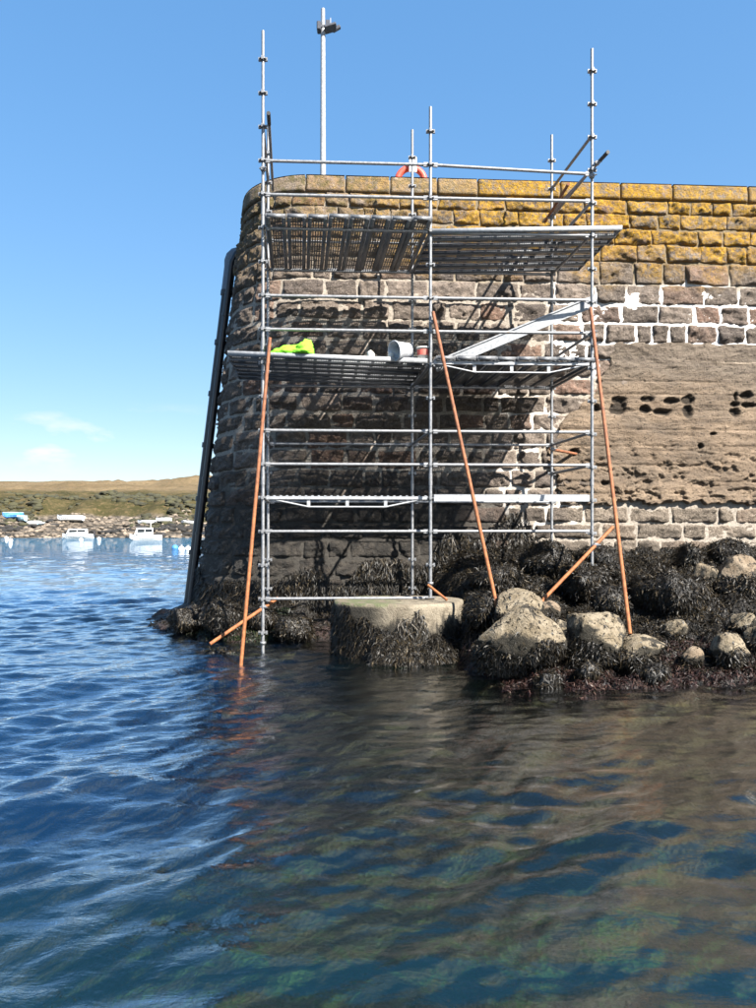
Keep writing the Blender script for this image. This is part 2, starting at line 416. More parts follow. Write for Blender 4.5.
M = {}
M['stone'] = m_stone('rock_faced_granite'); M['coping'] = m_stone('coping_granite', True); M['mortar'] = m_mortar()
M['facing'] = m_concrete_facing(); M['rock'] = m_rock(); M['weedy_rock'] = simple('weed_blackened_rock', (.014, .012, .010), .6, 0, .6, 14, .6); M['shore'] = m_shore()
M['weed'] = m_weed('black_bladder_wrack', (.0025, .0022, .0016), (.0125, .0095, .0055), (.050, .037, .020))
M['weed_red'] = m_weed('red_brown_wrack', (.004, .002, .0018), (.024, .010, .008), (.07, .040, .030))
M['weed_green'] = m_weed('green_algae', (.0036, .0072, .0027), (.0099, .0171, .0063), (.0360, .0450, .0180))
M['galv'] = m_galv(); M['deck'] = m_galv('perforated_deck_steel', (.15, .155, .165), .3, .48); M['alu'] = m_galv('bare_aluminium', (.33, .34, .355), .15, .5)
M['rust'] = m_rust(); M['black'] = simple('black_rubber', (.0108, .0108, .0126), .6); M['water'] = m_water(); M['hill'] = m_hill()
M['pipe'] = simple('black_polyethylene', (.0126, .0135, .0162), .45, 0, .3, 9); M['pipe_grey'] = simple('weathered_grey_pvc', (.1080, .1350, .1710), .5)
M['white'] = simple('white_gelcoat', (.7200, .7200, .7110), .35, 0, .05, 4); M['glass'] = simple('dark_cabin_glass', (.0180, .0225, .0270), .1)
M['lime'] = simple('lime_fabric', (.2070, .6300, .0270), .85, 0, .18, 14, .3); M['red'] = simple('faded_red_plastic', (.5580, .1080, .0810), .55)
M['red_buoy'] = simple('lifebuoy_orange_red', (.52, .075, .045), .55); M['blue'] = simple('blue_tarpaulin', (.0450, .1800, .4500), .6, 0, .3, 2)
M['pale_blue'] = simple('pale_blue_hull', (.3150, .4680, .5580), .5); M['dark'] = simple('dark_hull', (.0315, .0270, .0270), .5)
M['lamp'] = simple('floodlight_casing', (.0450, .0495, .0630), .5); M['bag'] = simple('dusty_white_sacking', (.6300, .6120, .5580), .9, 0, .12, 20, .4)
M['bucket'] = simple('grey_white_plastic', (.4950, .5130, .5400), .5, 0, .15, 12); M['bush'] = simple('gorse_scrub', (.0342, .0324, .0144), .95, 0, .5, .6)
M['strand_rock'] = simple('pale_strand_rock', (.15, .12, .09), .95, 0, .6, .7); M['dark_rock'] = simple('dark_tidal_rock', (.0162, .0144, .0126), .9, 0, .5, .7)

def m_drum():
    t = NT('old_cast_concrete'); P = t.xyz(); z = P[2]
    fine = t.noise(40, 5, .72); mid = t.noise(5, 5, .65); st = t.noise(9, 4, .6, stretch=(1, 1, .18))
    base = t.mix(t.ramp(mid, .35, .65), (.13, .108, .078), (.235, .20, .148))
    base = t.mix(t.mul(t.ramp(fine, .48, .25), .7), base, (.09, .07, .05))
    wet = t.ramp(t.add(z, t.mul(t.add(st, -.5), .9)), .62, .42); shade_weed = t.ramp(P[0], .25, -.15)  # wet foot; left third also darkened in colour for its shaded side and weed
    base = t.mix(t.mul(t.math('MAXIMUM', wet, t.mul(shade_weed, t.ramp(z, .75, .69))), .93), base, (.022, .020, .016))
    gr = t.mul(t.ramp(z, .70, .75), t.ramp(P[0], .5, .0), t.ramp(mid, .42, .52)); base = t.mix(t.mul(gr, .7), base, (.05, .075, .022))
    return t.done(base, .9, 0, t.bump(t.add(mid, t.mul(fine, .5)), .9, .03), .3)
M['drum'] = m_drum()

# ------------------------------------------------------------------ the pier's outline
ZT = 8.33                                  # top of the parapet
SL = math.atan(0.059); tx, ty = math.cos(SL), math.sin(SL)
A0 = np.array([-1.2, 13.973]); RC = 1.4
CC = A0 + RC * np.array([-ty, tx])         # centre of the rounded corner
TH0 = math.atan2(-tx, ty); SWEEP = TH0 + math.pi; ARC = RC * SWEEP
def outline(s):
    """plan point and outward normal of the wall top at arc length s (0 = start of the straight front, negative = round the corner)"""
    s = np.asarray(s, float)
    th = TH0 - np.clip(-s, 0, ARC) / RC
    nx, ny = np.cos(th), np.sin(th)
    px = np.where(s >= 0, A0[0] + s * tx, CC[0] + RC * nx); py = np.where(s >= 0, A0[1] + s * ty, CC[1] + RC * ny)
    back = np.clip(-s - ARC, 0, None); py = py + back
    return px, py, nx, ny
def wall(s, z, d):
    px, py, nx, ny = outline(s)
    t = np.clip(-np.asarray(s, float) / ARC, 0, 1)
    b = (0.62 + 0.40 * t) * (ZT - np.asarray(z, float)) / ZT
    o = b + d
    return px + nx * o, py + ny * o, np.asarray(z, float) + 0 * px
def pier_dist(x, y):
    """distance in plan outside the foot of the wall"""
    fr = (A0[1] - 0.6 + (x - A0[0]) * 0.059) - y
    rad = np.sqrt((x - CC[0])**2 + (y - CC[1])**2) - (RC + .9)
    lf = -(x - CC[0]) - (RC + 1.0)
    return np.where(x > A0[0], fr, np.where(y < CC[1], rad, lf))

# ------------------------------------------------------------------ ground, sea bed, water
def ground_z(x, y):
    d = pier_dist(x, y)
    wr = sstep(0.35, 1.5, x)
    n1 = fbm(x*.9, y*.9, 0, 4); n2 = fbm(x*3.1, y*3.1, 4, 4)
    zr = 1.42 - d * .292 + .18 * n1 + .15 * n2 + .05 * fbm(x*8, y*8, 1, 3)
    zl = .38 - d * .46 + .12 * n1 + .16 * n2
    z = zl + (zr - zl) * wr
    z = z + .60 * np.exp(-(((x + 2.1) / .5)**2 + ((y - 10.95) / .28)**2)) + .20 * np.exp(-(((x + 2.3) / .6)**2 + ((y - 12.3) / .5)**2))
    bed = -.75 - 1.9 * sstep(-.5, -5, x) - .35 * sstep(8, 2, y) + .22 * n1 + .10 * n2
    k = .25
    hmix = np.clip(.5 + .5 * (z - bed) / k, 0, 1)
    return np.maximum(bed + (z - bed) * hmix + k * hmix * (1 - hmix), -3.5)
gx = np.arange(-9, 13.01, .06); gy = np.arange(-1, 16.6, .06)
GX, GY = np.meshgrid(gx, gy)
GZ = ground_z(GX, GY)
me = np_mesh('shore', np.stack([GX, GY, GZ], -1).reshape(-1, 3), grid_faces(len(gy), len(gx)), True)
tag(link('rocky_shore', me, M['shore']), kind='structure', label='weedy foreshore at the foot of the pier running under the water')
V = [(-400, -60, -3.6), (400, -60, -3.6), (400, 300, -3.6), (-400, 300, -3.6)]
tag(link('seabed', np_mesh('seabed', V, [(0, 1, 2, 3)]), M['shore']), kind='structure')

def axis(fine0, fine1, step, lo, hi, g):
    a = list(np.arange(fine0, fine1, step)); d = step
    while a[-1] < hi: d *= g; a.append(a[-1] + d)
    d = step; b = [a[0]]
    while b[-1] > lo: d *= g; b.append(b[-1] - d)
    return np.array(b[:0:-1] + a)
wx = axis(-7, 5, .035, -330, 330, 1.045); wy = axis(2.2, 13, .028, -40, 126, 1.018)
WX, WY = np.meshgrid(wx, wy)
sp = np.maximum(np.gradient(wx)[None, :], np.gradient(wy)[:, None])
WZ = np.zeros_like(WX)
wr_ = np.random.default_rng(5)
calm = np.maximum(.60 + .40 * sstep(.8, -2.6, WX + .12 * (WY - 8)), 1.2 * sstep(8, 4, WY))
wind = .75 + .5 * fbm(WX*.22, WY*.4, 3, 3)
for i in range(70):
    lam = .16 * (2.1 / .16) ** (i / 69.0) * wr_.uniform(.9, 1.1)
    ang = R(-62) + wr_.normal(0, .42)
    kx, ky = math.cos(ang) * 2*math.pi/lam, math.sin(ang) * 2*math.pi/lam
    amp = .0060 * lam ** 0.97 * (1.35 if lam < .6 else (.72 if lam > 1.0 else 1.0)) * wr_.uniform(.4, 1.5)
    ph = wr_.uniform(0, 6.28)
    w_ = sstep(.45, .25, sp / lam)
    # warp the phase so that crests break up
    arg = kx*WX + ky*WY + ph + 1.3 * vnoise(WX*.35/max(lam, .4) + i, WY*.35/max(lam, .4), i*3.7)
    sn = np.sin(arg)
    WZ += amp * w_ * (sn + .25 * np.cos(2*arg)) * calm * wind
d0 = -ground_z(WX, WY)
inside = (WX > -9) & (WX < 13) & (WY > -1) & (WY < 16.6)
depth = np.where(inside, d0, 3.5)
path = np.clip(depth, 0, 4)
opac = np.clip(1 - np.exp(-path * .42), 0, .97)
opac = np.where(inside, opac, .95); opac = np.maximum(opac, sstep(9, 13, np.abs(WX)))
me = np_mesh('water', np.stack([WX, WY, WZ], -1).reshape(-1, 3), grid_faces(len(wy), len(wx)), True)
attr(me, 'opacity', opac.ravel())
tag(link('water', me, M['water']), kind='structure')

# ------------------------------------------------------------------ far shore
hx = axis(-110, -10, .55, -420, 420, 1.05); hy = axis(113, 150, .5, 112, 420, 1.04)
HX, HY = np.meshgrid(hx, hy)
def hill_z(x, y):
    edge = 118 + 5 * vnoise(x*.045, 0, 1) + 2.5 * vnoise(x*.2, 0, 5)
    d = y - edge
    z = -.7 + .165 * np.clip(d + 4, 0, 20) + 1.0 * fbm(x*.22, y*.22, 2, 5) * sstep(-3, 5, d)
    z = z + 4.2 * sstep(15, 28, d + 3 * vnoise(x*.09, y*.02, 8)) + .078 * np.clip(d - 24, 0, 170)
    z = z + .9 * fbm(x*.06, y*.06, 3, 5) * sstep(15, 40, d) + 1.6 * vnoise(x*.03, y*.01, 6) * sstep(60, 130, d)
    z = z + 2.2 * np.exp(-(((x + 62) / 7)**2 + ((y - 265) / 20)**2)) - .02 * np.clip(-(x + 90), 0, 200) * sstep(40, 140, d)
    return np.where(d < -4, -1.2, z)
HZt = hill_z(HX, HY)
tag(link('hillside', np_mesh('hill', np.stack([HX, HY, HZt], -1).reshape(-1, 3), grid_faces(len(hy), len(hx)), True), M['hill']), kind='structure')

def lumps(name, xs, ys, zs, rs, flat, mat, label, cat):
    import bmesh
    bm = bmesh.new(); bmesh.ops.create_icosphere(bm, subdivisions=2, radius=1); bm.verts.ensure_lookup_table()
    v0 = np.array([v.co for v in bm.verts]); f0 = np.array([[v.index for v in f.verts] for f in bm.faces]); bm.free()
    N = len(xs); rr = np.random.default_rng(len(name))
    sc = rr.uniform(.7, 1.3, (N, 3)) * rs[:, None] * np.array([1, 1, flat])
    off = rr.uniform(0, 300, (N, 1))
    j = 1 + .42 * vnoise(v0[None, :, 0]*1.9 + off, v0[None, :, 1]*1.9, v0[None, :, 2]*1.9)
    Vv = v0[None] * j[..., None] * sc[:, None, :] + np.stack([xs, ys, zs], -1)[:, None, :]
    Ff = f0[None] + (np.arange(N) * len(v0))[:, None, None]
    return tag(link(name, np_mesh(name, Vv.reshape(-1, 3), Ff.reshape(-1, 3)), mat), label, cat, None, 'stuff')
r_ = np.random.default_rng(3)
bx_ = r_.uniform(-115, -20, 2600); by_ = r_.uniform(128, 158, 2600); keep = fbm(bx_*.12, by_*.12, 1, 3) > -.12
bx_, by_ = bx_[keep], by_[keep]
lumps('scrub', bx_, by_, hill_z(bx_, by_), r_.uniform(.25, .95, len(bx_)), .55, M['bush'], 'low green and brown scrub along the far bank', 'scrub')
rx_ = r_.uniform(-115, -18, 2200); ry_ = r_.uniform(116, 138, 2200)
lumps('strand_rocks', rx_, ry_, hill_z(rx_, ry_) + .05, r_.uniform(.12, .60, 2200)**1.2, .6, M['strand_rock'], 'pale broken rocks along the far strand', 'rocks')
rx_ = r_.uniform(-115, -18, 1300); ry_ = r_.uniform(116, 131, 1300); keep = fbm(rx_*.1, ry_*.25, 7, 3) > .06; rx_, ry_ = rx_[keep], ry_[keep]
lumps('tidal_rocks', rx_, ry_, hill_z(rx_, ry_) + .1, r_.uniform(.2, .9, len(rx_)), .5, M['dark_rock'], 'dark weedy rocks along the far tide line', 'rocks')

# ------------------------------------------------------------------ pier masonry
pier = empty('stone_pier', (3, 15, 0), 'tall rounded granite pier wall with orange lichen along its top', 'pier')
# where the concrete facing replaces the masonry: ragged left edge in (s, z)
FZ0, FZ1 = 2.30, 5.27
def facing_left(z):      # arc length of the facing's left edge at height z
    x = np.interp(z, [2.2, 2.6, 3.3, 3.75, 4.3, 4.75, 5.0, 5.3], [3.35, 3.2, 3.15, 3.35, 3.95, 4.2, 4.25, 4.5])
    return (x - A0[0]) / tx + .10 * vnoise(z*5, 0, 2) + .05*vnoise(z*17, 0, 9)
ss = np.concatenate([np.linspace(-ARC - 5.5, -ARC, 12)[:-1], np.linspace(-ARC, 0, 60)[:-1], np.linspace(0, 14, 330), np.linspace(14.2, 18, 8)])
zz = np.linspace(-1.6, ZT - .06, 230)
S_, Z_ = np.meshgrid(ss, zz)
jit = .016 * fbm(S_*5, Z_*5, 0, 4, .6)
behind = sstep(FZ0 + .05, FZ0 + .3, Z_) * sstep(FZ1 - .05, FZ1 - .3, Z_) * sstep(.15, .5, S_ - facing_left(Z_))
X_, Y_, Zz = wall(S_, Z_, -.014 + jit - .2 * behind - .018 * sstep(6.1, 6.5, Z_) * sstep(8.15, 8.0, Z_))
under(link('mortar_bed', np_mesh('mortar_bed', np.stack([X_, Y_, Zz], -1).reshape(-1, 3), grid_faces(len(zz), len(ss))), M['mortar']), pier)
# parapet top and back, pier deck
ox, oy, nx, ny = outline(ss)
topz = ZT - .06
V = []
for k in range(len(ss)):
    V += [(ox[k] + nx[k]*-.01, oy[k] + ny[k]*-.01, topz), (ox[k] - nx[k]*.55, oy[k] - ny[k]*.55, topz), (ox[k] - nx[k]*.55, oy[k] - ny[k]*.55, ZT - 1.0)]
Fq = []
for k in range(len(ss)-1):
    a = 3*k; Fq += [(a, a+3, a+4, a+1), (a+1, a+4, a+5, a+2)]
under(link('parapet', np_mesh('parapet', V, Fq), M['mortar']), pier)
dk = [(ox[k] - nx[k]*.4, oy[k] - ny[k]*.4, ZT - 1.0) for k in range(len(ss))]
dk += [(ox[-1], 21.5, ZT - 1.0), (ox[0] + .4, 21.5, ZT - 1.0)]
mb = MB(); mb.add(dk, [tuple(range(len(dk)))])
bk = [(ox[-1], 21.5), (ox[0] + .4, 21.5)]
mb.add([(bk[0][0], bk[0][1], -1.6), (bk[1][0], bk[1][1], -1.6), (bk[1][0], bk[1][1], ZT-1), (bk[0][0], bk[0][1], ZT-1)], [(0, 1, 2, 3)])
under(mb.build('deck_slab', M['mortar']), pier)

def stone_mesh(s0, s1, z0, z1, proud, seed, flat=False):
    L = s1 - s0; Hh = z1 - z0
    nu = max(8, int(L / .027)); nv = max(7, int(Hh / .026))
    u = np.linspace(0, 1, nu + 1); v = np.linspace(0, 1, nv + 1)
    U, Vv = np.meshgrid(u, v)
    rr = np.random.default_rng(seed)
    # irregular quadrilateral outline with rounded corners
    j = rr.uniform(-.018, .018, 8) if not flat else rr.uniform(-.004, .004, 8)
    sL = s0 + j[0]*(1-Vv) + j[1]*Vv; sR = s1 + j[2]*(1-Vv) + j[3]*Vv
    zB = z0 + j[4]*(1-U) + j[5]*U; zTt = z1 + j[6]*(1-U) + j[7]*U
    S = sL + (sR - sL)*U; Z = zB + (zTt - zB)*Vv
    eu = np.minimum(U, 1-U) * L; ev = np.minimum(Vv, 1-Vv) * Hh
    e = np.minimum(eu, ev)
    if flat:
        d = .035 * np.clip(e/.02, 0, 1)**.5 + .008 * fbm(S*5 + seed, Z*5, 0, 3)
    else:
        wob = .020 * vnoise(S*7 + seed*.7, Z*9, 3)
        S = S + wob * (eu < .01); Z = Z + .020 * vnoise(S*7, Z*3 + seed*.3, 7) * (ev < .01)
        bulge = np.clip(e / .032, 0, 1)**.5
        # split faces: the lowest of a few tilted planes, roughened
        pl = np.full_like(U, 9.0)
        for k in range(6):
            pl = np.minimum(pl, .028 + rr.uniform(0, .03) + rr.normal(0, .16)*(U - rr.uniform(.2, .8))*L + rr.normal(0, .22)*(Vv - rr.uniform(.2, .8))*Hh)
        rough = fbm(S*5.5 + seed*1.7, Z*8, seed*.37, 5, .70)
        rid = 1 - 2*np.abs(fbm(S*6 + seed*2.3, Z*10, seed*.71, 4, .6))
        d = np.maximum(np.clip(pl, -.012, .06) + .085 * rough + .022 * (rid - .6) + proud - .008, -.012)
        d = -.02 + (d + .02) * bulge
    X, Y, Zo = wall(S, Z, d)
    front = np.stack([X, Y, Zo], -1)
    nr, nc = nv+1, nu+1
    per = [(0, c) for c in range(nc)] + [(r, nc-1) for r in range(1, nr)] + [(nr-1, c) for c in range(nc-2, -1, -1)] + [(r, 0) for r in range(nr-2, 0, -1)]
    pi = np.array([r*nc + c for r, c in per])
    bX, bY, bZ = wall(S.ravel()[pi], Z.ravel()[pi], -.07)
    Vt = np.concatenate([front.reshape(-1, 3), np.stack([bX, bY, bZ], -1)])
    n0 = nr*nc; k = np.arange(len(pi)); k2 = (k+1) % len(pi)
    side = np.stack([pi[k], n0 + k, n0 + k2, pi[k2]], 1)
    return Vt, np.concatenate([grid_faces(nr, nc), side])

rs_ = random.Random(21)
courses = [x * 1.075 for x in (.30, .25, .27, .28, .32, .40, .36, .34, .35)]
zc = ZT - sum(courses)
while zc > -.35:
    hgt = rs_.uniform(.29, .38); courses.append(hgt); zc -= hgt
stones = []; copings = []
zc = ZT
for ci, hgt in enumerate(courses):
    z1 = zc; z0 = zc - hgt; zc = z0; gap = .024 if ci < 5 else .034
    if ci == 0:
        s = -ARC - 1.8
        while s < 13.2:
            L = rs_.uniform(.72, 1.05) if s < 3 else rs_.uniform(.9, 1.6)
            copings.append((s + .012, s + L - .012, z0 + .012, z1)); s += L
        continue
    s = -ARC - 1.6 + rs_.uniform(-.4, 0)
    while s < 12.6:
        L = rs_.uniform(.42, .95) if rs_.random() < .8 else rs_.uniform(.28, .45)
        if -ARC < s < .2: L = min(L, .72)
        g = (gap if s < 4.3 or not (4.9 < z0 < 6.3) else .034) * rs_.uniform(.7, 1.3)
        a, b = s + g*.6, s + L - g*.6
        zm = (z0 + z1) / 2
        if not (z0 > FZ0 - .12 and z1 < FZ1 + .12 and a > float(facing_left(zm)) + .05):
            stones.append((a, b, z0 + g*.6, z1 - g*.6))
        s += L
vis = []
for i, (a, b, z0, z1) in enumerate(stones):
    X, Y, Z = wall((a+b)/2, (z0+z1)/2, 0.0)
    u = 378 + float(X)/float(Y)*F
    _, _, nx_, ny_ = outline((a+b)/2)
    face = max(0.0, -(float(nx_)*float(X) + float(ny_)*float(Y)) / math.hypot(float(X), float(Y)))
    area = (b-a)*(z1-z0)*face * (1 if u < 775 else 0) * (1 if (z0+z1)/2 > .1 else .1)
    vis.append((area, i))
vis.sort(reverse=True)
single = set(i for ar, i in vis[:300] if ar > 0)
VV, FF, nb = [], [], 0
for i, (a, b, z0, z1) in enumerate(stones):
    Vt, Ft = stone_mesh(a, b, z0, z1, rs_.uniform(.006, .030), i + 1)
    if i in single:
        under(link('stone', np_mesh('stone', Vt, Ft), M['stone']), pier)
    else:
        VV.append(Vt); FF.append(Ft + nb); nb += len(Vt)
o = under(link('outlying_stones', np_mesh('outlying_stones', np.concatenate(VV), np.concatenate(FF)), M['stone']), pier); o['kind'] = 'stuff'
for i, (a, b, z0, z1) in enumerate(copings):
    Vt, Ft = stone_mesh(a, b, z0, z1, .03, 900 + i, True)
    # close the coping over the parapet's thickness
    k = 8; sa = np.linspace(a, b, k); x1, y1, zt = wall(sa, z1, .03); x0, y0, _ = wall(sa, z1, -.56)
    n0 = len(Vt)
    Vt = np.concatenate([Vt, np.stack([x1, y1, np.full(k, z1 - .002)], -1), np.stack([x0, y0, np.full(k, z1 - .002)], -1)])
    Ft = np.concatenate([Ft, [(n0+q, n0+q+1, n0+k+q+1, n0+k+q) for q in range(k-1)]])
    under(link('coping_stone', np_mesh('coping_stone', Vt, Ft), M['coping']), pier)

# concrete facing with board lines, ragged layers and gouged holes
zf = np.arange(FZ0 - .03, FZ1 + .001, .0205); uf = np.linspace(0, 1, 380)
UF, ZF = np.meshgrid(uf, zf)
ZF = ZF + (.05*vnoise(UF*40, 0*UF, 3) + .03*vnoise(UF*120, 0*UF, 5)) * sstep(FZ0+.3, FZ0, ZF) + .03*vnoise(UF*50, 0*UF, 8) * sstep(FZ1-.3, FZ1, ZF)
sl = facing_left(ZF); SF = sl + (12.5 - sl) * UF**1.15
XF, _, _ = wall(SF, ZF, 0)
d = .058 + .016 * fbm(SF*1.5, ZF*5, 0, 4) + .013 * fbm(SF*5, ZF*14, 2, 4, .6)
for zb in (4.86, 4.52, 4.28, 3.98, 3.62, 3.32, 2.98, 2.66, 2.45):
    ln = zb + .022 * fbm(SF*1.3, 0*SF, zb*7, 3)
    d -= .030 * np.exp(-((ZF - ln) / .014)**2) * (.35 + .65 * sstep(-.1, .25, vnoise(SF*1.1, 0*SF, zb*3)))
d += .018 * np.floor((5.3 - ZF) / .42) * .35 - .01
d += .030 * fbm(SF*3.5, ZF*6, 11, 5, .72)
rag = fbm(SF*4, ZF*8, 5, 4, .65); low = sstep(3.7, 2.7, ZF)
d -= (low * .05 + .012) * sstep(.08, .36, rag)
pit = np.zeros_like(d)
for (u, v, a, b) in [(619, 400, 9, 4), (646, 399, 8, 4), (672, 401, 8, 3.5), (688, 399, 7, 4.5), (618, 409, 9, 7), (644, 409, 6, 4), (663, 412, 10, 4), (687, 411, 6, 7), (735, 404, 5, 3), (747, 395, 5, 4), (735, 412, 6, 5), (750, 405, 8, 3), (736, 396, 2, 6), (597, 408, 4, 4), (573, 452, 5, 4), (699, 446, 3, 3), (712, 434, 4, 2), (602, 484, 4, 3)]:
    Yw = 13.95 + .059 * ((u - 378) / F * 13.95 - .95) - .22
    c = at(u, v, Yw); rr = np.sqrt(((XF - c.x) / (a / F * Yw))**2 + ((ZF - c.z) / (b / F * Yw))**2) + .45 * fbm(SF*7, ZF*7, u, 3)
    p = sstep(1.12, .72, rr); pit = np.maximum(pit, p)
d -= .085 * pit
d = np.where(UF < .004, -.08, d); d[0] = .0; d[-1] = -.03
XF, YF, ZF2 = wall(SF, ZF, d)
me = np_mesh('facing', np.stack([XF, YF, ZF2], -1).reshape(-1, 3), grid_faces(len(zf), len(uf)), False); attr(me, 'pit', (pit * .9).ravel())
o = under(link('concrete_facing', me, M['facing']), pier); o['label'] = 'layered brown concrete facing with gouged black holes'

# ------------------------------------------------------------------ boulders, drum, seaweed
def boulder_mesh(seed, size, cuts=12, sub=4):
    import bmesh
    bm = bmesh.new(); bmesh.ops.create_icosphere(bm, subdivisions=sub, radius=1)
    v = np.array([q.co for q in bm.verts]); f = np.array([[q.index for q in p.verts] for p in bm.faces]); bm.free()
    rr = np.random.default_rng(seed)
    for k in range(cuts):
        n = rr.normal(size=3); n /= np.linalg.norm(n); lim = rr.uniform(.60, .86)
        dd = v @ n; v = v - np.maximum(dd - lim, 0)[:, None] * n * .85
    rad = np.linalg.norm(v, axis=1)
    v = v * (1 + .14 * fbm(v[:, 0]*1.6 + seed, v[:, 1]*1.6, v[:, 2]*1.6, 4) + .06 * fbm(v[:, 0]*7 + seed, v[:, 1]*7, v[:, 2]*7, 3))[:, None]
    return v * np.array(size), f

def ribbons(P, D, N, length, width, segs=4, droop=.35, lift=.012, snap=None, seed=0):
    """thin curved weed fronds: start points P, directions D, surface normals N"""
    rr = np.random.default_rng(seed); n = len(P)
    D = D / np.linalg.norm(D, axis=1, keepdims=True); pts = [P + N * lift * .3]
    cur = P.copy(); d = D.copy()
    for k in range(segs):
        d = d + rr.normal(0, .42, (n, 3)) + np.array([0, 0, -droop]) * (k > 0)
        d = d / np.linalg.norm(d, axis=1, keepdims=True)
        cur = cur + d * (length / segs)[:, None]
        if snap is not None: cur = snap(cur, lift * rr.uniform(.3, 2.2, n))
        pts.append(cur.copy())
    pts = np.stack(pts, 1)
    sd_ = np.cross(D, N + rr.normal(0, .28, (n, 3))); sd_ /= np.linalg.norm(sd_, axis=1, keepdims=True) + 1e-9
    prof = np.array([.55, 1.0, .95, .75, .25])[:segs+1] if segs == 4 else np.linspace(1, .3, segs+1)
    wv = sd_[:, None, :] * (width[:, None] * prof[None])[..., None] * .5
    V = np.stack([pts - wv, pts + wv], 2).reshape(-1, 3)
    base = (np.arange(n) * 2 * (segs+1))[:, None] + 2 * np.arange(segs)[None]
    Fq = np.stack([base, base+1, base+3, base+2], -1).reshape(-1, 4)
    return V, Fq, np.repeat(rr.random(n), 2*(segs+1))

def weed_obj(name, parts, mat, parent=None):
    Vs, Fs, ts, nb = [], [], [], 0
    for V, Fq, t in parts:
        Vs.append(V); Fs.append(Fq + nb); ts.append(t); nb += len(V)
    me = np_mesh(name, np.concatenate(Vs), np.concatenate(Fs), True); attr(me, 'tint', np.concatenate(ts))
    o = link(name, me, mat)
    if parent is not None: under(o, parent)
    o['kind'] = 'stuff'
    return o

# (u, v of centre, distance, half sizes in metres, bare top?, label)
BOULD = [
 (520, 640, 9.15, (.58, .45, .50), 1, 'big boulder with bare pale back nearest the round concrete block'),
 (514, 606, 10.0, (.36, .32, .28), 1, 'pale rounded boulder on which the middle rusty prop stands'),
 (522, 592, 10.7, (.30, .22, .13), 1, 'flat pale slab of rock behind the propped boulder'),
 (546, 608, 10.2, (.28, .25, .20), 1, 'small weed-streaked boulder under the foot of the slanting rusty pole'),
 (592, 638, 9.3, (.46, .42, .42), 1, 'dark weedy boulder with a pale sloping ridge in mid rubble'),
 (637, 650, 9.3, (.36, .34, .26), 1, 'low boulder with flat pale top under the right rusty prop'),
 (664, 592, 11.0, (.66, .55, .46), 0, 'large square block hung all over with black weed'),
 (742, 577, 11.4, (.42, .40, .34), 1, 'pale-edged boulder against the right edge below the wall'),
 (704, 577, 11.6, (.22, .22, .26), 1, 'small tan stone beside the big weed-hung block'),
 (729, 648, 9.3, (.27, .27, .23), 1, 'weed-skirted boulder with buff top near the right water edge'),
 (760, 640, 9.6, (.20, .22, .20), 1, 'pinkish boulder cut off by the right edge of the picture'),
 (744, 622, 10.1, (.18, .20, .17), 1, 'small grey boulder above the pinkish one'),
 (585, 580, 11.4, (.40, .36, .30), 0, 'weed-covered rock at the foot of the right front scaffold pole'),
 (548, 560, 12.3, (.45, .35, .32), 0, 'weed-covered rock close under the wall behind the slanting pole'),
 (600, 560, 12.3, (.42, .35, .26), 0, 'weed-covered rock close under the wall right of the slanting pole'),
 (484, 606, 10.3, (.34, .30, .26), 0, 'black weedy rock directly behind the round concrete block'),
 (500, 578, 11.6, (.45, .35, .25), 0, 'black weedy rock in the dark hollow under the scaffold'),
 (731, 552, 12.6, (.36, .30, .26), 0, 'black weed-capped rock touching the wall at the far right'),
 (690, 556, 12.6, (.22, .22, .20), 0, 'small weedy rock touching the wall above the big block'),
 (186, 611, 13.0, (.34, .32, .22), 0, 'black weedy rock farthest left at the pier corner'),
 (224, 616, 12.4, (.42, .34, .30), 0, 'dark weedy rock at the pier corner behind the left rusty prop'),
 (214, 650, 11.0, (.40, .22, .12), 0, 'flat weedy rock where the short rusty tube rests'),
 (296, 628, 12.2, (.34, .30, .26), 0, 'dark rock in the shade left of the round concrete block'),
 (262, 622, 12.5, (.30, .28, .24), 0, 'dark rock in the shade behind the left front scaffold pole'),
 (561, 630, 9.9, (.17, .15, .14), 1, 'small tan rock wedged between the two biggest pale boulders'),
 (676, 630, 10.0, (.18, .16, .14), 1, 'small tan rock below the large weed-hung block'),
 (692, 650, 9.3, (.15, .14, .12), 1, 'small tan rock left of the weed-skirted boulder'),
 (548, 672, 8.75, (.17, .14, .12), 0, 'small dark weedy rock at the water edge below the biggest pale boulder'),
 (588, 668, 8.85, (.16, .14, .12), 0, 'small dark weedy rock at the water edge below the ridged boulder'),
 (655, 672, 8.75, (.17, .15, .11), 0, 'small dark weedy rock at the water edge below the right rusty prop'),
 (610, 605, 10.5, (.26, .25, .28), 0, 'upright weedy rock between the slanting pole and the right prop'),
]
weedparts, weedred = [], []
bspots = []
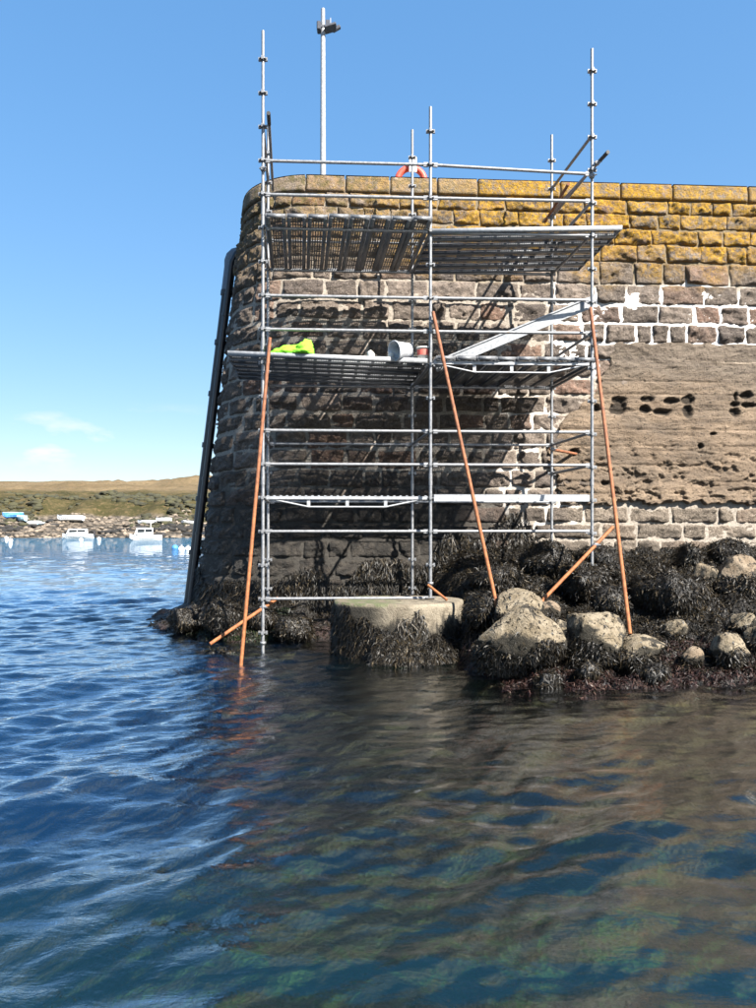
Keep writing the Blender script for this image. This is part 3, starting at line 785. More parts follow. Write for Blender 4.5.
for bi, (u, v, Y, sz, bare, lab) in enumerate(BOULD):
    c = at(u, v, Y); g = float(ground_z(np.array([c.x]), np.array([Y]))[0])
    c.z = max(min(c.z, g + sz[2] * 1.1), g + sz[2]*.35)
    v_, f_ = boulder_mesh(40 + bi*3, sz)
    if bare:      # tilt the back a little to the light
        v_[:, 2] += v_[:, 0] * .10
    b = link('boulder', np_mesh('boulder', v_, f_, True), M['rock'] if bare else M['weedy_rock']); b.location = c
    tag(b, lab, 'boulder', 'boulders in the rubble below the pier')
    bspots.append((c, sz))
    # weed growing on it
    tri = v_[f_]; nrm = np.cross(tri[:, 1]-tri[:, 0], tri[:, 2]-tri[:, 0]); ar = np.linalg.norm(nrm, axis=1); nrm /= ar[:, None]
    cen = tri.mean(1); wgt = ar * (cen[:, 2] > -sz[2]*.75)
    hh = cen[:, 2]/sz[2] + .55 * fbm(cen[:, 0]*4 + bi*7, cen[:, 1]*4, cen[:, 2]*4, 3)
    wgt = wgt * (np.where(hh < -.02, 1.0, .03) if bare else 1.0) * (nrm[:, 1] < .6)
    if wgt.sum() <= 0: continue
    n = int((4200 if bare else 7000) * (sz[0]*sz[2]) / .16 * .75)
    pick = np.random.default_rng(bi).choice(len(cen), n, p=wgt/wgt.sum())
    P = cen[pick] + np.random.default_rng(bi+90).normal(0, .012, (n, 3)); N = nrm[pick]
    D = np.array([0, 0, -1.0]) + N * .06 - N * (N @ np.array([0, 0, -1.0]))[:, None] * .8 + np.random.default_rng(bi+50).normal(0, .60, (n, 3))
    rr = np.random.default_rng(bi+7)
    def snapb(p, l, sz=sz):
        q = p / np.array(sz); rad = np.linalg.norm(q, axis=1)
        return p
    wp = ribbons(P, D, N, rr.uniform(.035, .11, n), rr.uniform(.010, .024, n), 3, .30, .02, None, bi)
    wo_ = weed_obj('seaweed', [wp], M['weed'], None); wo_.parent = b

# concrete drum under the middle standard
DC = Vector((0.30, 11.14, 0)); DR = .96; DTOP = .765
th = np.linspace(0, 2*math.pi, 121)[:-1]; zl_ = np.linspace(-.9, DTOP, 30)
TH, ZL = np.meshgrid(th, zl_)
ex = np.sign(np.cos(TH)) * np.abs(np.cos(TH))**np.where(np.cos(TH) > 0, .80, 1); ey = np.sign(np.sin(TH)) * np.abs(np.sin(TH))**.95
rad = DR * (1 + .018*fbm(TH*0+np.cos(TH)*3, np.sin(TH)*3, ZL*3, 4) + .012*fbm(np.cos(TH)*11, np.sin(TH)*11, ZL*9, 3)) * (1 - .012*np.clip((ZL-DTOP+.03)/.03, 0, 1))
rad = rad * (1 + .03 * sstep(.25, -.2, ZL))
X = rad*ex; Y = rad*ey*.72
Vd = np.stack([X, Y, ZL], -1).reshape(-1, 3)
nT = 120; Fd = []
for r in range(29):
    for k in range(nT): Fd.append((r*nT+k, r*nT+(k+1) % nT, (r+1)*nT+(k+1) % nT, (r+1)*nT+k))
base = len(Vd); rings = [Vd[29*nT:30*nT]]
for fr in (.93, .7, .4, .05):
    q = Vd[29*nT:30*nT].copy(); q[:, :2] *= fr; q[:, 2] = DTOP + .012*fbm(q[:, 0]*4, q[:, 1]*4, 0, 3) - (.0 if fr > .9 else .01); rings.append(q)
Vd = np.concatenate([Vd] + rings[1:])
for r in range(4):
    a0 = 29*nT if r == 0 else base + (r-1)*nT; a1 = base + r*nT
    for k in range(nT): Fd.append((a0+k, a0+(k+1) % nT, a1+(k+1) % nT, a1+k))
drum = empty('concrete_block', DC, 'round weed-fringed concrete footing block standing in the water under the scaffold', 'block')
o = link('block_body', np_mesh('drum', Vd, Fd, True), M['drum'], drum)
n = 8000; rr = np.random.default_rng(77)
t_ = rr.uniform(math.pi*.92, math.pi*2.08, n)
zmax = np.interp(t_, [2.8, 4.2, 4.6, 5.2, 5.8, 6.6], [.70, .68, .60, .45, .28, .25]) + .25*vnoise(t_*5, 0, 1)
z_ = rr.uniform(-.15, 1, n) ** 1.0 * np.clip(zmax, .1, .74)
N = np.stack([np.cos(t_), np.sin(t_), 0*t_], -1); P = N * DR * np.array([1.01, .73, 0]); P[:, 2] = z_
D = np.array([0, 0, -1.0]) + N*.15 + rr.normal(0, .15, (n, 3))
weed_obj('seaweed', [ribbons(P, D, N, rr.uniform(.05, .15, n), rr.uniform(.010, .024, n), 3, .3, .02, None, 5)], M['weed'], None).parent = drum
# thick skirt of fronds at its lit foot
n = 7000; t_ = rr.uniform(math.pi*1.40, math.pi*1.98, n); out = rr.uniform(0, 1, n)
N = np.stack([np.cos(t_)*.7, np.sin(t_)*.7, .7 + 0*t_], -1)
P = np.stack([np.cos(t_)*(DR+.02+.38*out), np.sin(t_)*(DR*.72+.02+.38*out), .38*(1-out)**.8*(.75+.35*vnoise(t_*4, 0, 3)) + .02], -1)
D = np.stack([np.cos(t_)*.6, np.sin(t_)*.6, -.75 + 0*t_], -1) + rr.normal(0, .25, (n, 3))
weed_obj('seaweed', [ribbons(P, D, N, rr.uniform(.06, .18, n), rr.uniform(.010, .024, n), 3, .3, .02, None, 6)], M['weed'], None).parent = drum

# weed carpet over the rubble, black above and red-brown at the water's edge
def carpet(n, xr, yr, seed, zlo, zhi, ln=(.04, .13)):
    rr = np.random.default_rng(seed)
    x = rr.uniform(*xr, n); y = rr.uniform(*yr, n); z = ground_z(x, y)
    k = (z > zlo) & (z < zhi) & (pier_dist(x, y) > -.15); x, y, z = x[k], y[k], z[k]; n = len(x)
    e = .12; gx_ = (ground_z(x+e, y) - ground_z(x-e, y)) / (2*e); gy_ = (ground_z(x, y+e) - ground_z(x, y-e)) / (2*e)
    N = np.stack([-gx_, -gy_, np.ones(n)], -1); N /= np.linalg.norm(N, axis=1, keepdims=True)
    D = np.stack([-gx_ + rr.normal(0, .6, n), -gy_ - .2 + rr.normal(0, .6, n), rr.uniform(-.3, .15, n)], -1)
    def snap(p, l):
        g = ground_z(p[:, 0], p[:, 1]); q = p.copy(); q[:, 2] = np.maximum(q[:, 2], g + l); q[:, 2] = np.minimum(q[:, 2], g + l + .045); return q
    return ribbons(np.stack([x, y, z], -1), D, N, rr.uniform(*ln, n), rr.uniform(.010, .026, n), 3, .35, .02, snap, seed)
o = weed_obj('seaweed', [carpet(90000, (.9, 8.2), (8.0, 13.9), 31, .10, 9), carpet(14000, (-4.2, 1.2), (10.0, 14.2), 32, -.02, 9)], M['weed'])
tag(o, 'black bladder wrack spread over the rubble under the wall', 'seaweed')
o = weed_obj('seaweed', [carpet(42000, (1.0, 8.2), (7.2, 10.4), 33, -.10, .34), carpet(5000, (-3.4, -1.3), (10.2, 11.8), 34, -.08, .5)], M['weed_red'])
tag(o, 'red-brown wrack along the edge of the water', 'seaweed')
o = weed_obj('algae', [carpet(5000, (-3.4, -1.5), (11.6, 13.2), 35, .0, .9, (.05, .14))], M['weed_green'])
tag(o, 'dark green algae on the rocks at the pier corner', 'algae')
# weed hanging from the foot of the wall
n = 15000; rr = np.random.default_rng(41); s = rr.uniform(-ARC-1, 5.6, n); xx, _, _ = wall(s, 1, 0)
zt_ = np.interp(xx, [-4, -2, .5, 1.2, 2.6, 2.9, 3.4, 6], [1.0, .9, 1.1, 1.75, 2.05, 1.5, 1.3, 1.2]) + .25*vnoise(s*2, 0, 3)
z = zt_ * rr.uniform(0, 1, n)**.7
X, Y, Z = wall(s, z, .06); _, _, nx_, ny_ = outline(s); N = np.stack([nx_, ny_, 0*s], -1)
D = np.array([0, 0, -1.0]) + N*.2 + rr.normal(0, .25, (n, 3))
o = weed_obj('seaweed', [ribbons(np.stack([X, Y, Z], -1), D, N, rr.uniform(.06, .20, n), rr.uniform(.010, .024, n), 3, .3, .02, None, 8)], M['weed'])
tag(o, 'black weed hanging from the lowest courses of the wall', 'seaweed')

# ------------------------------------------------------------------ scaffold
PL, PM, PR = Vector((-1.706, 11.23, 0)), Vector((.788, 11.36, 0)), Vector((3.243, 11.47, 0))
DV = Vector((-.19, 1.83, 0))
ZK = lambda k: .77 + .5*(13-k)
TR = .0242
sc = empty('scaffold', (PM.x, PM.y, 0), 'two-bay galvanised tube scaffold standing against the pier wall', 'scaffold')
ros = MB(); ros.lathe([(.026, -.005), (.062, -.005), (.062, .005), (.026, .005)], seg=12, smooth=False); 
for k in range(4):
    a = math.pi/2*k; ros.box((math.cos(a)*.052, math.sin(a)*.052, .0), (.03, .034, .05), Matrix.Rotation(a, 3, 'Z'))
ros_me = ros.mesh('rosette'); ros_me.materials.append(M['galv'])
def standard(p, z0, z1, koff=0.0, plate=True):
    mb = MB().tube([(p.x, p.y, z0), (p.x, p.y, z1)], TR, 12)
    o = under(mb.build('standard', M['galv']), sc)
    zz = ZK(13) + koff
    while zz < z1 - .08:
        if zz > z0 + .05:
            q = link('rosette', ros_me); q.parent = o; q.location = Vector((p.x, p.y, zz)) 
        zz += .5
    zz = ZK(13) - .5
    while zz > z0 + .1:
        q = link('rosette', ros_me); q.parent = o; q.location = Vector((p.x, p.y, zz)); zz -= .5
    # spigot joints
    for zj in (2.55, 4.55, 6.55):
        if z0 < zj < z1 - .3:
            under(MB().tube([(p.x, p.y, zj-.09), (p.x, p.y, zj+.09)], TR+.004, 12).build('spigot_sleeve', M['galv']), sc)
    if plate:
        under(MB().box((p.x, p.y, z0+.004), (.15, .15, .008)).tube([(p.x, p.y, z0), (p.x, p.y, z0+.22)], .017, 10).lathe([(.02, z0+.2), (.045, z0+.2), (.045, z0+.235), (.02, z0+.235)], (p.x, p.y, 0), 10).build('base_jack', M['galv']), sc)
    return o
topz_ = lambda v, Y: H + (HZ - v)/F*Y
standard(PL, -.10, topz_(31, PL.y))
standard(PM, DTOP+.01, topz_(107, PM.y))
gR = float(ground_z(np.array([PR.x]), np.array([PR.y]))[0])
standard(PR, gR+.02, topz_(49, PR.y), -.03)
for P0, tv in ((PL, 128), (PM, 130), (PR, 135)):
    q = P0 + DV; g = float(ground_z(np.array([q.x]), np.array([q.y]))[0])
    standard(q, g, topz_(tv, q.y))
def ledger(a, b, name='ledger', r=TR*.98, mat=None):
    a = Vector(a); b = Vector(b); d = (b-a).normalized(); a2, b2 = a + d*.05, b - d*.05
    mb = MB().tube([a2, b2], r, 10)
    for e, s in ((a2, 1), (b2, -1)): mb.beam(e - d*s*.012, e + d*s*.055, .036, .062)
    return under(mb.build(name, mat or M['galv']), sc)
up = lambda p, z: Vector((p.x, p.y, z))
for k in (0, 1, 4, 5, 8, 9, 11, 13):
    ledger(up(PL, ZK(k)), up(PM, ZK(k)))
for k in (1, 4, 5, 8, 9, 11):
    ledger(up(PM, ZK(k)), up(PR, ZK(k)))
ledger(up(PM, ZK(0)), up(PR, ZK(0) - .09))
for k in (1, 2, 6, 8, 10):
    ledger(up(PL+DV, ZK(k)), up(PM+DV, ZK(k))); ledger(up(PM+DV, ZK(k)), up(PR+DV, ZK(k)))
ledger(up(PL, ZK(2)), up(PM, ZK(2))); ledger(up(PM, ZK(2)-.02), up(PR, ZK(2)-.02))
for P0, ks in ((PL, (-1, 1, 2, 6, 8, 10)), (PM, (2, 6, 8)), (PR, (-1, 0, 1, 2, 5, 6, 8, 9, 11))):
    for k in ks: ledger(up(P0, ZK(k)), up(P0+DV, ZK(k)), 'transom')
# trussed bridging ledgers
def truss(a, b, drop, nst):
    a = Vector(a); b = Vector(b); d = (b-a)
    mb = MB().beam(a + d*.02, b - d*.02, .05, .045)
    p = lambda t, z: a + d*t + Vector((0, 0, z))
    for t in np.linspace(.03, .97, 26): mb.box(p(float(t), .028), (.03, .055, .016))
    mb.tube([p(.03, -.01), p(.27, -drop), p(.73, -drop), p(.97, -.01)], .0135, 8)
    for t in np.linspace(.27, .73, nst): mb.box(p(float(t), -drop/2), (.05, .012, drop))
    return under(mb.build('trussed_ledger', M['alu']), sc)
truss(up(PL, ZK(10)+.0), up(PM, ZK(10)), .135, 3)
truss(up(PM, ZK(6)+.03), up(PR, ZK(6)+.03), .135, 3)

# perforated decking planks
def plank_mesh(L, W, pitch=.036, hole=.0145, lip=.028):
    nx_, ny_ = int(L/pitch), int((W-.02)/pitch); px, py = L/nx_, (W-.02)/ny_
    V = []; Fs = []
    cx, cy = np.meshgrid((np.arange(nx_)+.5)*px, .01 + (np.arange(ny_)+.5)*py); cx = cx.ravel(); cy = cy.ravel(); n = len(cx)
    rib = (np.floor(cx/px).astype(int) % 6 != 5)
    hx_, hy_ = np.where(rib, hole/2, .001), np.where(rib, hole/2, .001)
    o_ = np.stack([np.stack([cx+sx*px/2, cy+sy*py/2, 0*cx], -1) for sx, sy in ((-1,-1),(1,-1),(1,1),(-1,1))], 1)
    i_ = np.stack([np.stack([cx+sx*hx_, cy+sy*hy_, 0*cx], -1) for sx, sy in ((-1,-1),(1,-1),(1,1),(-1,1))], 1)
    V = np.concatenate([o_, i_], 1).reshape(-1, 3); b = (np.arange(n)*8)[:, None]
    Fq = np.concatenate([b + np.array([[k, (k+1) % 4, 4+(k+1) % 4, 4+k]]) for k in range(4)])
    mb = MB()
    for y in (.004, W-.004):
        mb.box((L/2, y, -.034), (L, .008, .066)); mb.box((L/2, y + (lip/2+.002 if y < W/2 else -lip/2-.002), -.064), (L, lip, .006))
    for x in (.006, L-.006): mb.box((x, W/2, -.030), (.012, W-.02, .056))
    
    v2 = np.array(mb.v); f2 = np.array(mb.f)
    me = np_mesh('plank', np.concatenate([V, v2]), np.concatenate([Fq, f2 + len(V)])); me.materials.append(M['deck'])
    return me
def lay(me, origin, ex, ey, tilt=0.0, name='deck_plank'):
    """put a plank's corner at origin, its length along ex"""
    ex = Vector(ex).normalized(); ey = Vector(ey); ez = ex.cross(ey).normalized(); ey = ez.cross(ex).normalized()
    o = link(name, me); M4 = Matrix((ex, ey, ez)).transposed().to_4x4(); M4.translation = Vector(origin)
    o.parent = sc; o.matrix_parent_inverse = Matrix.Translation(-Vector(sc.location)); o.matrix_basis = M4
    return o
LM = (PM - PL).normalized(); MR = (PR - PM).normalized(); DN = DV.normalized()
jr = random.Random(4)
# upper left: eight planks running to the wall
pmo = plank_mesh(2.35, .290, .036, .020, .055)
pm = plank_mesh(2.35, .294)
for i in range(8):
    e = PL + LM * (.05 + i*.305); o0 = e - DN*(.30 + jr.uniform(-.015, .015)) + Vector((0, 0, ZK(2)+.10 + jr.uniform(0, .008)))
    lay(pmo, o0 + LM*.29, DN, -LM)
# upper right: planks running along the wall, right ends oversailing
pm2 = plank_mesh(2.92, .307); pm2_lit = pm2.copy(); pm2_lit.materials[0] = M['alu']  # front plank recoloured brighter to paint in its sunlit edge
for i in range(6):
    o0 = PM + MR*(-.02 + (0.02 if i % 2 else 0)) + DN*(-.06 + i*.312) + Vector((0, 0, ZK(2)+.02))
    lay(pm2_lit if i == 0 else pm2, o0, MR + Vector((0, 0, .035)), DN)
# middle left: planks along the wall, left ends oversailing
pm3 = plank_mesh(2.95, .307); pm3_lit = pm3.copy(); pm3_lit.materials[0] = M['alu']  # same again: brighter copy stands in for sun on the front edge
for i in range(6):
    o0 = PL - LM*(.50 + jr.uniform(-.02, .02)) + DN*(-.10 + i*.312) + Vector((0, 0, ZK(6)+.155))
    lay(pm3_lit if i == 0 else pm3, o0, LM + Vector((0, 0, -.028)), DN)
# middle right: planks running to the wall
for i in range(8):
    e = PM + MR * (.08 + i*.305); o0 = e - DN*(.05 + jr.uniform(-.02, .02)) + Vector((0, 0, ZK(6)+.125))
    lay(pm, o0 + MR*.294, DN, -MR)
# single plank carried low in the right bay
pm4 = plank_mesh(2.38, .30); lay(pm4, PM + MR*.04 + DN*.03 + Vector((0, 0, ZK(10)+.06)), MR, DN)
under(MB().beam(up(PM, ZK(10)) + MR*.05 - DN*.02, up(PR, ZK(10)) - MR*.05 - DN*.02, .03, .10).build('toe_board', M['alu']), sc)

# rusty props and tie tubes with swivel couplers
def coupler(p, r=.045):
    return under(MB().box(p, (.075, .075, .06), None, .012).tube([Vector(p) + Vector((-.05, -.02, 0)), Vector(p) + Vector((.06, -.05, 0))], .011, 6).build('coupler', M['galv']), sc)
def rusty(a, b, label, r=.026, name='raking_tube'):
    a = Vector(a); b = Vector(b)
    o = under(MB().tube([a, a.lerp(b, .5), b], r, 12).build(name, M['rust']), sc)
    o['label'] = label; return o
a = at(270, 338, 11.13); wA = at(241, 664, 1.85*F/(664-HZ)); b = a + (wA - a) * 1.09
rusty(a, b, 'rusty prop slanting into the water at the left corner'); coupler(at(267, 372, 11.17)); coupler(at(269, 345, 11.17))
a = at(433, 312, 11.28); b = at(498, 612, 10.02); rusty(a, b, 'long rusty prop slanting from the middle pole to the boulders'); coupler(at(433, 322, 11.3))
a = at(590.5, 308, 11.38); b = at(630, 634, 9.42); rusty(a, b, 'long orange-rusty prop slanting to the right-hand boulders'); coupler(at(593, 332, 11.4)); coupler(at(594, 345, 11.38))
rusty(at(210, 644, 10.75), at(278, 598, 11.4), 'short rusty tube low at the left corner'); coupler(at(263.5, 607, 11.25))
rusty(at(541, 602, 10.85), at(613, 527, 11.6), 'short rusty tube leaning out of the rubble past the right pole'); coupler(at(596, 545, 11.42))
rusty(at(428, 585, 11.2), at(447, 600, 11.0), 'stub of rusty tube at the foot of the middle pole', .02)
cpl = at(553, 449, 13.15); rusty(cpl + Vector((-.05, 0, 0)), cpl + Vector((.62, .75, -.02)), 'rusty wall tie running into a hole in the wall', .026, 'tie_tube'); coupler(cpl)
rusty(at(568.5, 184, 11.9), at(545, 222, 13.6), 'rusty tie tube behind the upper guard rails', .024, 'tie_tube')
def tie(a, b, la):
    a = Vector(a); b = Vector(b); d = (b-a).normalized()
    under(MB().tube([a + d*.32, b], .024, 10).build('tie_tube', M['galv']), sc)
    o = under(MB().tube([a, a + d*.34], .029, 10).build('tube_sleeve', M['black']), sc); o['label'] = la
tie(at(608, 152, 11.13), at(543, 222, 13.8), 'black sleeve on the end of the upper right tie tube'); coupler(at(597, 163, 11.42)); coupler(at(592, 176, 11.44))
tie(at(268.5, 113, 11.0), at(273, 190, 13.75), 'black sleeve on the end of the upper left tie tube'); coupler(at(263, 169, 11.2))

# ------------------------------------------------------------------ things on and beside the scaffold
mb = MB(); p, q = at(438, 366, 11.75), at(590, 303, 11.62); d = (q-p).normalized()
bl = MB().beam(p - d*.05, q + d*.02, .05, .15, bev=.006)
brd = empty('leaning_board', p, 'long white board leaning up across the right scaffold bay', 'board')
under(bl.build('board_panel', M['alu']), brd)
n_ = d.cross(Vector((0, 1, 0))).normalized()
under(MB().beam(p - d*.05 - n_*.075 + Vector((0, -.03, 0)), q + d*.02 - n_*.075 + Vector((0, -.03, 0)), .02, .02).beam(p - d*.05 + n_*.075 + Vector((0, -.03, 0)), q + d*.02 + n_*.075 + Vector((0, -.03, 0)), .02, .02).build('edge_flange', M['alu']), brd)

def deck_z(x, y): # surface of the middle left platform
    s = (Vector((x, y, 0)) - PL).dot(LM) + .50
    return ZK(6) + .155 - .028 * s + .004
def crumple(name, size, seed, mat, loc, label, cat, amp=.35, rz=0):
    v_, f_ = boulder_mesh(seed, (1, 1, 1), 5, 4)
    v_ = v_ * (1 + amp * np.abs(fbm(v_[:, 0]*2.2 + seed, v_[:, 1]*2.2, v_[:, 2]*2.2, 4, .6)))[:, None]
    v_ = v_ * np.array(size); v_[:, 2] = np.maximum(v_[:, 2], -size[2]*.55); v_[:, 2] += size[2]*.55
    o = link(name, np_mesh(name, v_, f_, True), mat); o.location = loc; o.rotation_euler = (0, 0, rz)
    if label: tag(o, label, cat)
    return o
c = at(304, 352, 11.24); jk = empty('jacket', (c.x, c.y, deck_z(c.x, c.y)), 'crumpled lime green jacket lying on the middle left platform', 'jacket')
o = crumple('hood', (.15, .12, .13), 71, M['lime'], (0, 0, 0), None, None, .5); o.parent = jk
o = crumple('sleeve', (.26, .09, .075), 72, M['lime'], (-.27, 0, 0), None, None, .6); o.parent = jk
o = crumple('torso', (.20, .14, .085), 75, M['lime'], (-.08, .03, 0), None, None, .6); o.parent = jk
# tipped bucket with a handle, red tub, sacks
def bucket(loc, r0, r1, h, mat, rot, name, label, mat2=None):
    b = empty(name, loc, label, 'bucket')
    Mr = rot
    o = MB().lathe([(.0, 0), (r0, 0), (r1, h), (r1+.012, h), (r1+.012, h-.02), (r1-.004, h-.02), (r0-.006, .01), (0, .01)], (0, 0, 0), 24, Mr).build('body', mat, b)
    pts = [Mr @ Vector((math.cos(t)*r1*1.06, math.sin(t)*.05, h - .02 - math.sin(t)*r1*.9)) for t in np.linspace(0, math.pi, 12)]
    MB().tube(pts, .006, 6).build('handle', M['galv'], b)
    if mat2: MB().lathe([(r0+(r1-r0)*.35+.002, h*.35), (r0+(r1-r0)*.8+.002, h*.8)], (0, 0, 0), 24, Mr).build('band', mat2, b)
    return b
c = at(407, 359, 11.36); z0 = deck_z(c.x, c.y)
bucket((c.x+.02, c.y, z0+.135), .105, .14, .27, M['bucket'], Matrix.Rotation(R(35), 3, 'Z') @ Matrix.Rotation(R(-100), 3, 'Y'), 'bucket', 'grey-white bucket tipped on its side on the middle platform')
c = at(423, 362, 11.4); bucket((c.x, c.y, deck_z(c.x, c.y)), .075, .09, .19, M['bag'], Matrix.Identity(3), 'paint_tub', 'small red and white tub standing beside the tipped bucket', M['red'])
c = at(371, 358, 11.28); crumple('sack', (.055, .06, .06), 81, M['bag'], (c.x, c.y, deck_z(c.x, c.y)), 'small white lump of sacking left of the tipped bucket, the farther one', 'sack', .3)
c = at(391, 359, 11.3); crumple('sack', (.045, .06, .05), 82, M['bag'], (c.x, c.y, deck_z(c.x, c.y)), 'small white lump of sacking right next to the tipped bucket', 'sack', .3)
c = at(283, 206, 11.3); 

# ------------------------------------------------------------------ pipes at the corner
def pipe_run(s, d0, zs): 
    return [Vector([float(q) for q in wall(s, z, d0)]) for z in zs]
pp = empty('drain_pipe', Vector([float(q) for q in wall(-ARC-.15, .2, .3)]), 'thick black drain pipe running down the left corner of the pier', 'pipe')
zs_ = list(np.linspace(.15, 6.65, 16))
under(MB().tube(pipe_run(-ARC-.15, .21, zs_), .10, 14).build('pipe_body', M['pipe']), pp)
under(MB().tube(pipe_run(-ARC-.15, .21, [6.6, 6.95, 7.2]), .115, 14).build('upper_length', M['pipe_grey']), pp)
e0 = pipe_run(-ARC-.15, .21, [7.2])[0]; e1 = Vector([float(q) for q in wall(-ARC-.15, 7.42, -.1)])
el = [e0 + Vector((0, 0, -.02)), e0 + Vector((.0, 0, .08)), e0 + Vector((.03, 0, .17)), e0 + Vector((.09, 0, .225)), e0 + Vector((.18, -.02, .24)), e0 + Vector((.40, -.05, .22))]
under(MB().tube(el, .12, 14).build('elbow', M['pipe_grey']), pp)
for z in (6.62, 5.6, 4.55, 3.5, 2.4, 1.3):
    p = pipe_run(-ARC-.15, .21, [z-.05, z+.05]); under(MB().tube(p, .125, 14).build('pipe_clamp', M['pipe']), pp)
    a = pipe_run(-ARC-.15, .12, [z])[0]; b = pipe_run(-ARC-.15, -.03, [z])[0]; under(MB().beam(a, b, .05, .05).build('bracket', M['galv']), pp)
p2 = empty('cable_duct', Vector([float(q) for q in wall(-ARC+.12, .2, .2)]), 'thin black duct beside the thick drain pipe on the pier corner', 'pipe')
under(MB().tube(pipe_run(-ARC+.10, .13, list(np.linspace(.3, 7.15, 16))) + [Vector([float(q) for q in wall(-ARC+.1, 7.35, .06)]), Vector([float(q) for q in wall(-ARC+.1, 7.45, -.1)])], .055, 10).build('duct_body', M['pipe']), p2)
for z in (6.1, 5.0, 3.9, 2.8, 1.7):
    p = pipe_run(-ARC+.10, .13, [z-.03, z+.03]); under(MB().tube(p, .068, 10).build('pipe_clamp', M['pipe']), p2)
    a = pipe_run(-ARC+.10, .08, [z])[0]; b = pipe_run(-ARC+.10, -.03, [z])[0]; under(MB().beam(a, b, .04, .04).build('bracket', M['galv']), p2)

# ------------------------------------------------------------------ lamp mast and lifebuoy on the pier
base = at(323, 177, 19.0); base.z = ZT - 1.0
mt = empty('lamp_mast', base, 'tall pale lamp mast with dark floodlights rising behind the parapet', 'lamp post')
ht = topz_(9, 19.0) - base.z
MB().tube([(0, 0, 0), (0, 0, ht*.5), (0, 0, ht-.7), (0, 0, ht)], [.085, .072, .06, .05], 14).build('pole', M['alu'], mt)
MB().lathe([(.17, 0), (.17, .02), (.09, .05), (.085, .12)], (0, 0, 0), 16).build('base_flange', M['galv'], mt)
zf_ = topz_(28, 19.0) - base.z
MB().beam((-.12, -.05, zf_), (.34, -.02, zf_+.06), .05, .05).build('bracket', M['lamp'], mt)
MB().box((-.10, -.02, zf_+.0), (.10, .22, .22), None, .02).build('floodlight', M['lamp'], mt)
MB().box((.19, -.04, zf_-.03), (.30, .30, .07), Matrix.Rotation(R(-16), 3, 'Y'), .015).build('floodlight', M['lamp'], mt)
MB().box((.33, .12, zf_+.06), (.22, .10, .09), Matrix.Rotation(R(-30), 3, 'Y'), .015).build('floodlight', M['lamp'], mt)
MB().box((.12, .02, zf_+.12), (.10, .12, .14), None, .01).build('control_box', M['lamp'], mt)
MB().tube([(.19, -.02, zf_), (.19, -.02, zf_+.24)], .012, 6).build('aerial', M['alu'], mt)
bc = at(411, 181.5, 14.9); lb = empty('lifebuoy', (bc.x, bc.y, ZT-1.0), 'red and white lifebuoy hung on a white post behind the parapet', 'lifebuoy')
for k in range(8):
    a0 = math.pi/4*k - math.pi/2 - .0; seg = [Vector((math.cos(a)*.265, 0, bc.z - (ZT-1) + math.sin(a)*.265)) for a in np.linspace(a0, a0 + math.pi/4, 7)]
    MB().tube(seg, .065, 12).build('ring_segment', M['red_buoy'] if k not in (1, 6) else M['white'], lb)
MB().beam((.03, -.11, 0), (.03, -.11, bc.z - (ZT-1) + .46), .10, .06).build('post', M['white'], lb)
MB().box((.03, -.13, bc.z - (ZT-1) + .27), (.15, .03, .30), None, .01).build('backboard', M['white'], lb)
MB().tube([(.03, .06, bc.z-(ZT-1)+.19), (.03, -.10, bc.z-(ZT-1)+.19)], .02, 8).build('hook', M['galv'], lb)

# ------------------------------------------------------------------ boats and buoys far off
def hull_mesh(L, B, D, sheer=.25, flat=.7):
    mb = MB(); n = 12; rows = []
    for i in range(n+1):
        t = i/n; x = -L/2 + L*t
        bw = B/2 * (flat + (1-flat)*min(1, t*4)) * (1 - max(0, (t-.45)/.55)**2.2) ; bw = max(bw, .012)
        top = D + sheer * max(0, (t-.35)/.65)**2 * D; kx = x + (.12*L*max(0, (t-.8)/.2) if t > .8 else 0)*.0
        keel = -.18 + (D*.75) * max(0, (t-.82)/.18)**1.6
        rows.append([(x, -bw, top), (x, -bw*.97, top*.55+keel*.45), (x, -bw*.72, keel*.55+top*.1), (x, 0, keel), (x, bw*.72, keel*.55+top*.1), (x, bw*.97, top*.55+keel*.45), (x, bw, top), (x, bw*.9, top-.03), (x, 0, top-.02), (x, -bw*.9, top-.03)])
    vs = [q for r in rows for q in r]; m = len(rows[0])
    fs = [(i*m+k, (i+1)*m+k, (i+1)*m+(k+1) % m, i*m+(k+1) % m) for i in range(n) for k in range(m)]
    mb.add(vs, fs, False); mb.add(rows[0], [tuple(range(m))]); mb.add(rows[-1], [tuple(range(m))[::-1]])
    return mb
def cabin(mb_h, x0, x1, wd, h0, h1, rake=.35):
    vs = [(x0, -wd/2, h0), (x1, -wd/2*.85, h0), (x1, wd/2*.85, h0), (x0, wd/2, h0), (x0+.02, -wd/2*.88, h1), (x1-rake, -wd/2*.72, h1), (x1-rake, wd/2*.72, h1), (x0+.02, wd/2*.88, h1)]
    return MB().add(vs, [(0,1,5,4), (1,2,6,5), (2,3,7,6), (3,0,4,7), (4,5,6,7), (0,3,2,1)])
def wy_(v): return 1.85*F/(v - HZ)
